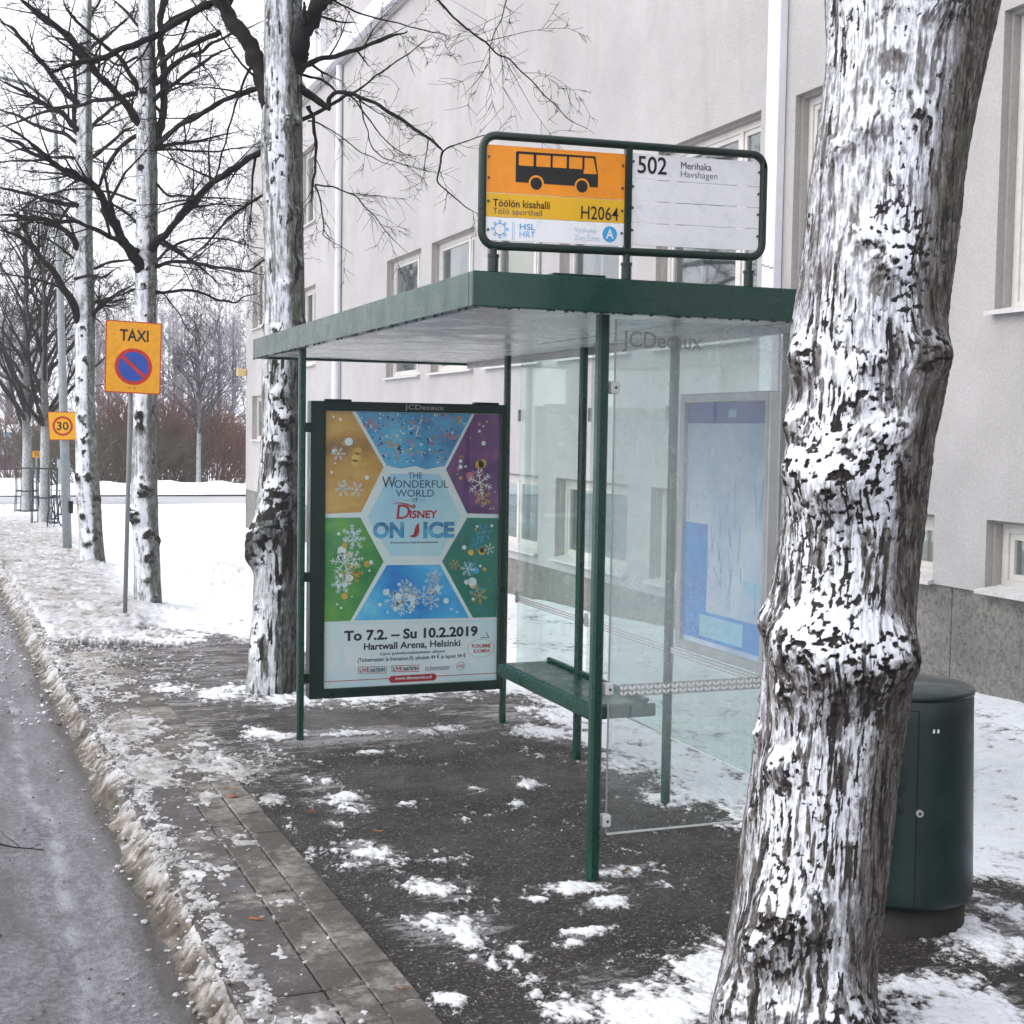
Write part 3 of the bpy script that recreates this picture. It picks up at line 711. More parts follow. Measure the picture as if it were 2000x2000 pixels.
# the winter air
hz = bpy.data.materials.new('winter_air'); hz.use_nodes = True; ht = hz.node_tree
for n_ in list(ht.nodes): ht.nodes.remove(n_)
ho = ht.nodes.new('ShaderNodeOutputMaterial'); hv = ht.nodes.new('ShaderNodeVolumePrincipled')
hv.inputs['Color'].default_value = (.95, .95, .96, 1); hv.inputs['Density'].default_value = .0017; hv.inputs['Anisotropy'].default_value = .2
ht.links.new(hv.outputs[0], ho.inputs['Volume'])
tag(MB().box((-1000, -40, -5), (1000, 1600, 52)).build('haze', hz), 'thin grey winter haze over the distant slope', 'haze', kind='stuff')

# ================================================================== BRANCHES
class Tubes:
    def __init__(s): s.P = {}; 
    def add(s, pts, rad, n):
        s.P.setdefault((len(pts), n), []).append((pts, rad))
    def mesh(s, name, mat):
        Vs, Fs, base = [], [], 0
        for (L, n), items in s.P.items():
            P = np.array([i[0] for i in items], float); R = np.array([i[1] for i in items], float)
            T = np.empty_like(P); T[:, 1:-1] = P[:, 2:] - P[:, :-2]; T[:, 0] = P[:, 1] - P[:, 0]; T[:, -1] = P[:, -1] - P[:, -2]
            T /= np.linalg.norm(T, axis=2, keepdims=True) + 1e-12
            A = np.zeros_like(T); flatm = np.abs(T[:, :1, 2:3]) < .85
            A[..., 2] = np.where(flatm[..., 0], 1, 0); A[..., 0] = np.where(flatm[..., 0], 0, 1)
            E = np.cross(T, A); E /= np.linalg.norm(E, axis=2, keepdims=True) + 1e-12; Gv = np.cross(T, E)
            th = np.arange(n) * 2 * math.pi / n
            V = P[:, :, None] + R[:, :, None, None] * (E[:, :, None] * np.cos(th)[None, None, :, None] + Gv[:, :, None] * np.sin(th)[None, None, :, None])
            m = len(items)
            i = np.arange(L - 1)[:, None] * n; k = np.arange(n)[None]
            f = np.stack([i + k, i + (k + 1) % n, i + n + (k + 1) % n, i + n + k], -1).reshape(-1, 4)
            F = f[None] + (np.arange(m) * L * n)[:, None, None] + base
            Vs.append(V.reshape(-1, 3)); Fs.append(F.reshape(-1, 4)); base += m * L * n
        V = np.concatenate(Vs); F = np.concatenate(Fs)
        return np_mesh(name, V, F, mat, attrs={'snow': np.zeros(len(V)), 'moss': np.zeros(len(V))})
def unit(v): return v / (np.linalg.norm(v) + 1e-9)
def grow(T, rng, p, d, length, r, level, droop=0.0, dens=1.0, minr=.0022, up=0.0, spread=(25, 60)):
    """a wandering branch with side shoots"""
    npt = {3: 7, 2: 5, 1: 4, 0: 3}[level]
    pts = [p]; rad = [r]; dd = unit(d); seg = length / (npt - 1)
    for i in range(npt - 1):
        dd = unit(dd + rng.normal(0, .13 if level else .16, 3) + np.array([0, 0, up - droop * (i + 1) / npt]))
        pts.append(pts[-1] + dd * seg); rad.append(max(minr * .5, r * (1 - .82 * (i + 1) / (npt - 1))))
    T.add(np.array(pts), np.array(rad), 6 if r > .03 else (4 if r > .014 else 3))
    if level > 0: shoots(T, rng, pts, rad, length, level, droop, dens, minr, up, spread)
def shoots(T, rng, pts, rad, length, level, droop, dens, minr, up=0.0, spread=(25, 60), first=.15):
    k = max(1, int(rng.poisson({3: 8.5, 2: 7, 1: 5.5}[level] * dens)))
    n = len(pts)
    for _ in range(k):
        t = first + (1 - first) * rng.random() ** .8; i = min(n - 2, int(t * (n - 1))); f = t * (n - 1) - i
        q = pts[i] * (1 - f) + pts[i + 1] * f; base = unit(pts[i + 1] - pts[i]); rr = rad[i] * (1 - f) + rad[i + 1] * f
        side = unit(np.cross(base, rng.normal(0, 1, 3))); a = math.radians(rng.uniform(*spread))
        dd = base * math.cos(a) + side * math.sin(a)
        L = length * rng.uniform(.30, .72) * (1 - .40 * t)
        grow(T, rng, q, dd, L, max(minr, rr * rng.uniform(.35, .6)), level - 1, droop, dens, minr, up, spread)
def limb(T, rng, pxs, depth_from, depth_to, w0, w1, dens=1.0, minr=.0022, droop=.06, sublen=None, level=3, wob=.0, n=None, spread=(25, 60), root=None):
    """main branch following picture points at growing depth; widths in picture px"""
    if root is not None and abs(pxs[0][0] - root) < 40:
        pxs = [(root, pxs[0][1] + w0 * .9)] + list(pxs); w0 = w0 * 1.25
    k = len(pxs); P = []; R = []
    ts = np.linspace(0, 1, k)
    L = max(6, n or k * 3)
    X = np.interp(np.linspace(0, 1, L), ts, [q[0] for q in pxs]); Y = np.interp(np.linspace(0, 1, L), ts, [q[1] for q in pxs])
    # soften the corners, then let the wood wander a little
    X[1:-1] = (X[:-2] + 2 * X[1:-1] + X[2:]) / 4; Y[1:-1] = (Y[:-2] + 2 * Y[1:-1] + Y[2:]) / 4
    tot_ = float(np.hypot(np.diff(X), np.diff(Y)).sum()); L2 = int(min(70, max(L, tot_ / 7))); u_ = np.linspace(0, 1, L)
    X, Y = np.interp(np.linspace(0, 1, L2), u_, X), np.interp(np.linspace(0, 1, L2), u_, Y); L = L2
    jn = rng.normal(0, 1, (2, L + 4)); jn = (jn[:, :-4] + 2 * jn[:, 1:-3] + 3 * jn[:, 2:-2] + 2 * jn[:, 3:-1] + jn[:, 4:]) / 4.4
    amp_ = .9 + w0 * .05; X[1:-1] += jn[0, 1:-1] * amp_; Y[1:-1] += jn[1, 1:-1] * amp_
    for i in range(L):
        t = i / (L - 1); D = depth_from + (depth_to - depth_from) * t ** 1.7
        d = ray(X[i], Y[i]); p = d / d[1] * D + np.array([0, 0, EYE]); s_ = np.linalg.norm(p - np.array([0, 0, EYE]))
        P.append(p + (rng.normal(0, wob, 3) if 0 < i < L - 1 else 0)); R.append((w0 + (w1 - w0) * t ** .7) * .90 / 2 * s_ / FOC * (1 + rng.uniform(-.10, .10) + (.22 if rng.random() < .10 else 0)) * (1 if t < .85 else 1 - (t - .85) / .15 * .6))
    T.add(np.array(P), np.array(R), 8)
    tot = sum(np.linalg.norm(P[i + 1] - P[i]) for i in range(L - 1))
    shoots(T, rng, P, R, sublen or min(3.2, tot * .85), level, droop, dens, minr, 0.0, spread)
    return P, R

# ------------------------------------------------------------------ trunks from their outlines
def trunk_mesh(name, prof, Y, nth, nh, mat, knots, seed, ridge=.010, snow_bias=.0, twist=0.0, fine=1.0, lat_edge=(.42, .80), rib_dark=.62, knot_dark=.0, zlow=None, ztop=None, zsplit=None, fr=34.0):
    """prof: (py, xl, xr) outline rows in picture px; Y depth plane of the axis"""
    py = np.array([p[0] for p in prof], float); xl = np.array([p[1] for p in prof], float); xr = np.array([p[2] for p in prof], float)
    C = []; Rr = []; Zz = []
    for a, l, r in zip(py, xl, xr):
        c = at_y((l + r) / 2, a, Y); d = np.linalg.norm(c - np.array([0, 0, EYE])); C.append(c[:2]); Zz.append(c[2]); Rr.append((r - l) / 2 * d / FOC)
    C = np.array(C); Zz = np.array(Zz); Rr = np.array(Rr); o = np.argsort(Zz); C, Zz, Rr = C[o], Zz[o], Rr[o]
    z0 = zlow if zlow is not None else Zz[0]; z1 = ztop if ztop is not None else Zz[-1]
    zz = np.linspace(z0, z1, nh) if zsplit is None else np.concatenate([np.linspace(z0, zsplit, nh - 50), np.linspace(zsplit, z1, 51)[1:]])
    nh = len(zz)
    cx = np.interp(zz, Zz, C[:, 0]); cy = np.interp(zz, Zz, C[:, 1]); rr = np.interp(zz, Zz, Rr)
    if z1 > Zz[-1]:   # continue upwards, tapering
        e = zz > Zz[-1]; sx = (C[-1, 0] - C[-3, 0]) / (Zz[-1] - Zz[-3]) * .3
        cx[e] += sx * (zz[e] - Zz[-1]); rr[e] *= np.clip(1 - .10 * (zz[e] - Zz[-1]), .15, 1)
    vdir = math.atan2(-np.mean(cy), -np.mean(cx))      # towards the camera
    # more vertices on the side that faces the street
    t = np.linspace(0, 1, nth, endpoint=False); tt = (t - .5) * 2
    th = vdir + math.pi * (np.sign(tt) * np.abs(tt) ** 1.25)
    TH, Z = np.meshgrid(th, zz); R0 = rr[:, None] * np.ones_like(TH)
    ct, st = np.cos(TH), np.sin(TH)
    A = TH - vdir                                      # 0 = facing camera, + = towards picture left?
    right = np.array([math.sin(vdir), -math.cos(vdir)])
    lat = ct * -right[0] + st * -right[1]              # +1 = picture right edge
    fac = np.cos(A)
    tw = twist * Z
    sx_, sy_ = ct * rr.mean(), st * rr.mean()
    nx = (np.cos(TH + tw)) * rr.mean(); ny = (np.sin(TH + tw)) * rr.mean()
    low = fbm3(sx_ * 6, sy_ * 6, Z * 2.2, 3, seed) - .5
    K = np.zeros_like(Z); KS = np.zeros_like(Z); KU = np.zeros_like(Z); warp = np.zeros_like(Z)
    for (kx, ky, kr, ks) in knots:
        kp = at_y(kx, ky, Y); kz = kp[2]; d = np.linalg.norm(kp - np.array([0, 0, EYE])); krr = kr * d / FOC
        i = int(np.clip(np.searchsorted(zz, kz), 0, nh - 1)); kl = np.clip((kp[0] - cx[i]) * -right[0] + (kp[1] - cy[i]) * -right[1], -rr[i], rr[i]) / rr[i]
        ka = vdir + math.asin(kl) * (1 if (math.cos(vdir + .1) - math.cos(vdir)) * -right[0] + (math.sin(vdir + .1) - math.sin(vdir)) * -right[1] > 0 else -1)
        da = (TH - ka + math.pi) % (2 * math.pi) - math.pi
        dx = da * rr[i]; dz = Z - kz
        q = (dx ** 2 + dz ** 2) / krr ** 2
        g = np.exp(-q * 1.1); K += ks * krr * g
        KS += g * np.clip(dz / krr + .15, -1, 1) * ks * 1.6; KU += g * ks
        warp += g * dx * .9
    ridgen = fbm3((nx + warp) * fr * fine, (ny + warp) * fr * fine, Z * fr * .13 * fine + low * 2, 4, seed + 11)
    rid = 1 - np.abs(ridgen - .5) * 2
    blotch = fbm3(sx_ * fr * .9 * fine, sy_ * fr * .9 * fine, Z * fr * .75 * fine, 4, seed + 23)
    pock = fbm3(sx_ * fr * fine, sy_ * fr * fine, Z * fr * fine, 3, seed + 29)
    patch = fbm3(sx_ * 8, sy_ * 8, Z * 4, 4, seed + 37)
    R = R0 + low * R0 * .10 + K * .80 + ridge * (rid - .7) * (1 + .5 * KU) + ridge * .8 * (blotch - .5) + K * .0
    R = R - KU * ridge * 1.8 * sstep(.56, .70, pock)
    X = cx[:, None] + ct * R; Yy = cy[:, None] + st * R
    # wind-blown snow sticks to the side facing the weather, on top of knots and in the furrows
    latw = 1 - sstep(lat_edge[0], lat_edge[1], lat + .25 * (patch - .5)) * 1.25 - .24 * sstep(-.55, -.92, lat)
    rg2 = fbm3((nx + warp) * fr * 1.5 * fine, (ny + warp) * fr * 1.5 * fine, Z * fr * .15 * fine + low * 3, 3, seed + 13)
    ribn = sstep(.575, .62, rg2 + .05 * (blotch - .5)) * sstep(.30, .55, fbm3(sx_ * 9, sy_ * 9, Z * 7, 3, seed + 78) + .22 * sstep(.0, .8, lat) + .10 * sstep(2.2, 1.2, Z) - .12 * sstep(2.3, 2.9, Z))
    rib = sstep(.53, .61, ridgen + .12 * (blotch - .5)) * sstep(.38, .58, fbm3(sx_ * 7, sy_ * 7, Z * 5, 3, seed + 77) + .25 * sstep(.1, .6, np.abs(lat)) + .08 * sstep(2.2, 1.2, Z))
    s = -.02 + snow_bias + .60 * latw * sstep(-.2, .5, fac) + .50 * KS + .60 * (patch - .5) - rib * rib_dark * (.75 + .5 * sstep(2.2, 1.2, Z)) - .45 * (blotch - .5)
    s = s - np.clip(KU, 0, 1) * 1.0 * sstep(.49, .60, pock) + .05 - knot_dark * np.clip(KU * 1.5 - .25, 0, 1)
    s = np.where(fac < -.2, s - .3, s)
    moss = sstep(.56, .70, fbm3(sx_ * 11, sy_ * 11, Z * 9, 4, seed + 51)) * sstep(1.9, 3.0, Z + .3 * 0) * .8
    cap = sstep(.15, .55, KS) * sstep(.2, .5, fac)
    s = s + .25 * cap
    pit = np.clip(knot_dark * 1.3 * np.clip(KU * 1.5 - .2, 0, 1) * sstep(.35, .5, pock) + np.clip(KU, 0, 1) * sstep(.50, .62, pock) + .66 * ribn * (1 - cap) * sstep(.1, .6, fac) * (rib_dark > .5) + .6 * sstep(.60, .66, pock) * sstep(.5, .7, patch + .1), 0, 1)
    V = np.stack([X, Yy, Z], -1)
    V = V.reshape(-1, 3)
    i = np.arange(nh - 1)[:, None] * nth; k = np.arange(nth)[None]
    F = np.stack([i + k, i + (k + 1) % nth, i + nth + (k + 1) % nth, i + nth + k], -1).reshape(-1, 4)
    me = np_mesh(name, V, F, mat, attrs={'snow': s, 'moss': moss, 'pit': pit})
    return me, (cx, cy, zz, rr)

# ---- the big trunk at the right
P1 = [(0, 1631, 1927), (72, 1630, 1916), (145, 1624, 1901), (217, 1615, 1887), (290, 1604, 1874), (362, 1592, 1864), (435, 1586, 1858), (507, 1577, 1850), (580, 1567, 1842), (652, 1556, 1838),
      (690, 1556, 1840), (722, 1554, 1840), (759, 1550, 1835), (795, 1546, 1828), (831, 1544, 1820), (867, 1542, 1812), (903, 1540, 1808), (940, 1537, 1803), (1012, 1533, 1797), (1085, 1523, 1789), (1157, 1512, 1782),
      (1230, 1503, 1775), (1302, 1499, 1774), (1372, 1491, 1768), (1445, 1484, 1757), (1554, 1470, 1740), (1626, 1461, 1731), (1699, 1452, 1722), (1771, 1445, 1713), (1844, 1432, 1700), (1916, 1416, 1694), (2000, 1400, 1696), (2060, 1385, 1712)]
K1 = [(1700, 270, 30, .5), (1790, 250, 22, .4), (1745, 530, 45, .5), (1850, 55, 40, .45), (1570, 700, 40, .8), (1820, 700, 45, .7), (1555, 825, 34, .9), (1690, 720, 28, .5), (1640, 930, 75, .75), (1560, 915, 45, .6), (1735, 845, 40, .6), (1680, 780, 30, .4),
      (1500, 1215, 38, .7), (1640, 1265, 90, .75), (1560, 1250, 55, .5), (1745, 1260, 60, .7), (1540, 1345, 22, .7), (1525, 1485, 32, .8), (1480, 1445, 18, .7), (1470, 1590, 16, .7), (1545, 1750, 60, .7), (1490, 1830, 45, .7), (1650, 1945, 70, .7), (1430, 1960, 50, .5), (1690, 1960, 45, .6), (1540, 1930, 40, .35), (1690, 480, 26, .4), (1640, 300, 24, .4)]
t1 = empty('street_tree', (2.45, 3.85, 0), label='thick knobbly tree trunk crusted with snow, in front of the shelter and bin', cat='tree')
me, _ = trunk_mesh('trunk', P1, 3.85, 440, 860, M['bark'], K1, 101, ridge=.009, twist=.25, ztop=7.0, zlow=-.12, snow_bias=.10, zsplit=3.55, fr=62.0)
o = link('trunk', me, t1); o.matrix_parent_inverse = Matrix.Translation((-2.45, -3.85, 0))
def reparent(o, p):
    o.parent = p; o.matrix_parent_inverse = Matrix.Translation(-Vector(p.location)); return o

# ---- second tree, behind the poster end of the shelter
P2 = [(0, 520, 587), (100, 518, 587), (200, 515, 588), (300, 513, 589), (400, 517, 589), (500, 518, 592), (640, 519, 596), (700, 517, 594), (760, 512, 592), (850, 512, 590), (950, 506, 590), (1000, 500, 589), (1050, 497, 588), (1100, 496, 587), (1130, 497, 584), (1200, 495, 582), (1270, 487, 580), (1345, 482, 576), (1375, 476, 582)]
K2 = [(575, 250, 18, .6), (560, 245, 14, .4), (580, 425, 18, .5), (585, 520, 14, .5), (560, 560, 10, .6), (590, 640, 16, .6), (540, 650, 16, .4), (545, 770, 16, .5), (560, 820, 20, .6), (535, 870, 14, .5), (560, 900, 18, .6), (545, 955, 22, .7),
      (565, 975, 22, .7), (530, 1010, 26, .8), (510, 1035, 26, .8), (500, 1060, 26, .8), (495, 1090, 22, .8), (548, 1150, 12, .6), (515, 290, 8, .4), (517, 450, 8, .4), (514, 640, 10, .6)]
t2p = on_ground(528, 1350)
t2 = empty('street_tree', t2p, label='snow-plastered tree with dark forked limbs standing just behind the poster end of the shelter', cat='tree')
D2 = float(t2p[1])
me, _ = trunk_mesh('trunk', P2, D2, 150, 520, M['bark2'], K2, 202, ridge=.006, twist=.1, ztop=7.6, zlow=float(t2p[2]) - .1, snow_bias=.06, knot_dark=.35, fine=.9, lat_edge=(.05, .45), rib_dark=.55)
reparent(link('trunk', me, t2), t2)
rng = np.random.default_rng(12)
Z1 = lambda L: [(x / 2.76, y / 2.76) for x, y in L]
Z7 = lambda L: [(440 + x / 3.715, y / 3.715) for x, y in L]
def add_limb(tree, mat, seed, pxs, d0, d1, w0, w1, **kw):
    T = Tubes(); r_ = np.random.default_rng(seed); limb(T, r_, pxs, d0, d1, w0, w1, **kw)
    return reparent(link('branch', T.mesh('branch', mat), tree), tree)
L2 = [(Z1([(1450, 530), (1420, 420), (1370, 290), (1270, 150), (1180, 0), (1110, -150)]), 0, .4, 38, 26, dict(dens=.5)),
      (Z1([(1560, 470), (1590, 350), (1610, 270), (1660, 150), (1750, 0), (1800, -120)]), 0, -.4, 46, 26, dict(dens=.5)),
      (Z7([(540, 490), (700, 440), (800, 410), (1000, 350), (1150, 290), (1320, 230)]), 0, .7, 12, 6, dict(dens=.8)),
      (Z7([(545, 620), (600, 680), (700, 750), (760, 800)]), -.05, -.15, 20, 11, dict(dens=.15)),
      (Z7([(750, 790), (755, 700), (785, 668), (880, 680), (960, 695), (1090, 745), (1250, 850), (1390, 930), (1486, 1010)]) + [(860, 285), (864, 297)], -.15, -.9, 10, 6, dict(dens=.75)),
      ([(864, 297), (885, 285), (905, 277), (940, 264), (985, 258)], -.9, -1.2, 4, 1.6, dict(dens=.5, level=2)),
      ([(864, 297), (857, 330), (853, 357), (885, 384), (905, 400), (935, 418)], -.9, -1.2, 5, 2.0, dict(dens=.8, level=2)),
      (Z7([(600, 770), (640, 850), (655, 980), (648, 1150), (635, 1300), (628, 1360), (622, 1470)]), -.05, -.2, 9, 4, dict(dens=.4)),
      (Z7([(560, 880), (640, 830), (740, 780), (830, 720), (900, 690)]), 0, -.25, 8, 7, dict(dens=.5)),
      (Z7([(900, 690), (960, 660), (1080, 560), (1200, 470), (1330, 380), (1500, 270)]), -.25, -.7, 6, 2, dict(dens=1.0, level=2)),
      (Z7([(650, 1340), (760, 1345), (870, 1380), (970, 1440), (1100, 1590), (1200, 1730), (1330, 1840)]), -.2, -.6, 4, 1.6, dict(dens=1.1, level=2)),
      (Z7([(650, 1340), (690, 1440), (700, 1570), (722, 1660), (705, 1700), (780, 1760), (930, 1850)]), -.2, -.4, 4, 1.5, dict(dens=.9, level=2)),
      (Z7([(970, 690), (985, 800), (1030, 960), (1060, 1060), (1150, 1150), (1300, 1200), (1480, 1250)]), -.4, -.8, 4, 1.5, dict(dens=1.2, level=2)),
      (Z7([(600, 880), (700, 900), (830, 980), (980, 1110), (1100, 1160), (1250, 1200)]), -.2, -.5, 3.5, 1.4, dict(dens=1.2, level=2)),
      (Z7([(560, 540), (700, 590), (830, 660), (960, 740), (1100, 960), (1250, 1090), (1340, 1170)]), .1, -.6, 6, 1.6, dict(dens=1.2, level=2)),
      (Z1([(1430, 800), (1300, 880), (1160, 970), (1040, 1090), (940, 1190)]), 0, 1.4, 13, 9, dict(dens=1.1)),
      (Z1([(1430, 462), (1290, 510), (1100, 600), (960, 680), (860, 760)]), 0, 1.6, 12, 7, dict(dens=1.0)),
      (Z1([(1430, 1040), (1250, 1150), (1120, 1310), (1020, 1400)]), 0, 1.2, 7, 3, dict(dens=1.2)),
      (Z1([(1200, 0), (1110, 30), (960, 110), (830, 200), (650, 270), (440, 340), (255, 390)]), .4, .9, 17, 11, dict(dens=1.0)),
      (Z1([(1190, 170), (1040, 240), (920, 300), (850, 350)]), .4, 1.5, 12, 8, dict(dens=.8)),
      (Z1([(1370, 330), (1310, 440), (1270, 560), (1210, 760), (1170, 940), (1150, 1020)]), .3, -.2, 6, 3, dict(dens=1.4, level=2)),
      (Z1([(1620, 60), (1700, 80), (1790, 110), (1860, 115), (1932, 130)]), 0, -.4, 6, 3, dict(dens=.8)),
      ([(836, -15), (860, 5), (900, 50), (960, 95), (1010, 130), (1060, 180), (1105, 230), (1160, 262)], -.6, -1.6, 6, 1.6, dict(dens=.7)),
      ([(990, -20), (985, 20), (960, 80), (955, 130), (900, 190)], -1.0, -1.6, 3, 1.4, dict(dens=1.3, level=2)),
      ([(600, -30), (680, 20), (760, 40), (830, 60), (880, 70)], -.2, -.9, 5, 2, dict(dens=.8)),
      (Z1([(1432, 1390), (1350, 1470), (1250, 1450), (1080, 1420), (960, 1410)]), .2, 1.5, 4, 2.5, dict(dens=1.2, level=2))]
for i, (pp, a, b, w0, w1, kw) in enumerate(L2): add_limb(t2, M['twig'], 300 + i, pp, D2 + a, D2 + b, w0, w1, root=553, **kw)

# ---- third tree (behind the taxi sign)
P3 = [(0, 273, 301), (100, 272, 302), (200, 271, 303), (300, 266, 305), (400, 269, 307), (500, 266, 305), (600, 264, 303), (790, 262, 304), (890, 259, 305), (980, 257, 307), (1036, 261, 308), (1110, 263, 311), (1183, 263, 315), (1200, 258, 320)]
K3 = [(a_, b_, r_ * 1.5, q_ + .2) for a_, b_, r_, q_ in [(275, 835, 7, .5), (283, 955, 9, .7), (262, 1010, 9, .7), (292, 1040, 7, .6), (307, 1055, 6, .7), (292, 1090, 7, .5), (303, 1170, 7, .5), (300, 700, 8, .4), (270, 810, 7, .5), (258, 1000, 7, .7), (296, 640, 5, .5), (280, 560, 4, .4), (277, 930, 4, .4), (300, 900, 5, .5), (285, 1130, 5, .5), (298, 450, 5, .4), (281, 180, 6, .5), (275, 330, 5, .4)]]
t3p = on_ground(289, 1190)
t3 = empty('street_tree', t3p, label='pale snow-coated tree directly behind the orange TAXI sign', cat='tree')
D3 = float(t3p[1])
me, _ = trunk_mesh('trunk', P3, D3, 84, 420, M['bark2'], K3, 303, ridge=.008, ztop=9.0, zlow=float(t3p[2]) - .1, snow_bias=.16, knot_dark=.9, fine=.8, lat_edge=(0, .4), rib_dark=.25)
reparent(link('trunk', me, t3), t3)
L3 = [(Z1([(820, 1350), (860, 1280), (950, 1200), (1050, 1090), (1150, 985), (1290, 900)]), 0, -1.6, 17, 9, {}),
      (Z1([(840, 790), (900, 730), (1010, 640), (1200, 550), (1400, 465)]), 0, -1.4, 13, 5, {}),
      (Z1([(835, 800), (860, 690), (880, 560), (878, 350), (865, 150), (870, 0), (870, -120)]), 0, -.3, 15, 12, dict(dens=.8)),
      (Z1([(830, 450), (920, 360), (1060, 280), (1200, 200), (1430, 110)]), 0, -1.2, 14, 4, {}),
      (Z1([(820, 540), (900, 480), (1000, 400), (1130, 310), (1270, 250)]), 0, -1.0, 10, 5, {}),
      (Z1([(760, 1450), (720, 1400), (650, 1270), (570, 1130), (530, 1010), (410, 940), (300, 910), (200, 800), (0, 660)]), 0, -1.5, 24, 7, dict(dens=1.1)),
      (Z1([(740, 1350), (640, 1300), (520, 1240), (390, 1195), (250, 1180), (0, 1195)]), 0, -1.8, 12, 6, {}),
      (Z1([(745, 660), (690, 580), (600, 480), (500, 370), (420, 250), (340, 180), (220, 80), (120, 0)]), 0, -1.0, 17, 8, {}),
      (Z1([(740, 470), (700, 400), (620, 290), (500, 200), (380, 80), (340, 0)]), 0, -.6, 11, 5, {}),
      (Z1([(850, 1440), (920, 1415), (1050, 1415), (1150, 1435), (1290, 1455), (1420, 1480)]), 0, -1.6, 9, 4, {}),
      (Z1([(840, 1580), (960, 1560), (1060, 1570), (1180, 1610), (1270, 1640), (1300, 1600), (1400, 1575)]), 0, -1.2, 7, 3, {}),
      (Z1([(740, 1550), (660, 1590), (600, 1600), (500, 1630)]), 0, .6, 6, 3, {}),
      (Z1([(800, 1310), (750, 1220), (690, 1160), (600, 1090), (440, 1060)]), 0, .8, 7, 4, {}),
      (Z1([(740, 720), (640, 800), (590, 870), (540, 960), (520, 1050)]), 0, .5, 9, 6, {}),
      (Z1([(845, 980), (900, 1060), (1000, 1060), (1150, 1065), (1350, 1080)]), 0, -.9, 6, 3, {}),
      (Z1([(845, 805), (960, 800), (1100, 820), (1250, 800), (1400, 790)]), 0, 1.2, 5, 2.5, {}),
      (Z1([(830, 1420), (900, 1350), (1040, 1280), (1200, 1280), (1420, 1340)]), 0, .9, 6, 3, {}),
      (Z1([(830, 200), (940, 90), (1080, 30), (1180, -60)]), 0, .8, 9, 4, {}),
      (Z1([(760, 160), (700, 80), (610, 0)]), 0, .5, 8, 5, {}),
      (Z1([(745, 500), (600, 540), (480, 550), (350, 580), (180, 620), (0, 680)]), 0, 1.5, 10, 5, {}),
      (Z1([(860, 1560), (930, 1640), (1000, 1760), (1080, 1850)]), 0, -.8, 4, 1.5, dict(dens=.35)),
      (Z1([(745, 1080), (600, 1040), (450, 1010), (250, 1050), (60, 1130)]), 0, 1.2, 6, 3, {}),
      (Z1([(740, 300), (640, 360), (560, 300), (420, 420), (240, 440)]), 0, 1.0, 6, 3, {})]
for i, (pp, a, b, w0, w1, kw) in enumerate(L3):
    k2 = dict(dens=.95, minr=.0028, root=286); k2.update(kw); add_limb(t3, M['twig'], 400 + i, pp, D3 + a, D3 + b, w0, w1, **k2)

# ---- fourth tree (beside the light pole)
P4 = [(0, 161, 178), (100, 157, 176), (200, 153, 177), (300, 150, 179), (400, 150, 179), (500, 147, 180), (590, 148, 184), (605, 150, 184), (650, 148, 184), (790, 149, 183), (890, 149, 189), (960, 150, 194), (1036, 157, 198), (1080, 157, 202), (1104, 156, 205), (1120, 152, 210)]
K4 = [(a_, b_, r_ * 1.4, q_ + .2) for a_, b_, r_, q_ in [(160, 815, 6, .6), (170, 860, 6, .5), (152, 930, 6, .6), (172, 932, 6, .6), (190, 975, 7, .6), (162, 1005, 6, .5), (170, 1060, 6, .5), (152, 780, 5, .5), (186, 620, 5, .4), (165, 700, 4, .5), (160, 640, 4, .4), (178, 840, 3, .5), (185, 1050, 5, .5), (163, 880, 3, .4), (158, 740, 4, .4), (195, 1000, 4, .5)]]
t4p = on_ground(181, 1110)
t4 = empty('street_tree', t4p, label='slim pale tree with a low fork standing beside the 30 sign', cat='tree')
D4 = float(t4p[1])
me, _ = trunk_mesh('trunk', P4, D4, 60, 360, M['bark2'], K4, 404, ridge=.009, ztop=11.0, zlow=float(t4p[2]) - .1, snow_bias=.16, knot_dark=.9, fine=.7, lat_edge=(0, .4), rib_dark=.25)
reparent(link('trunk', me, t4), t4)
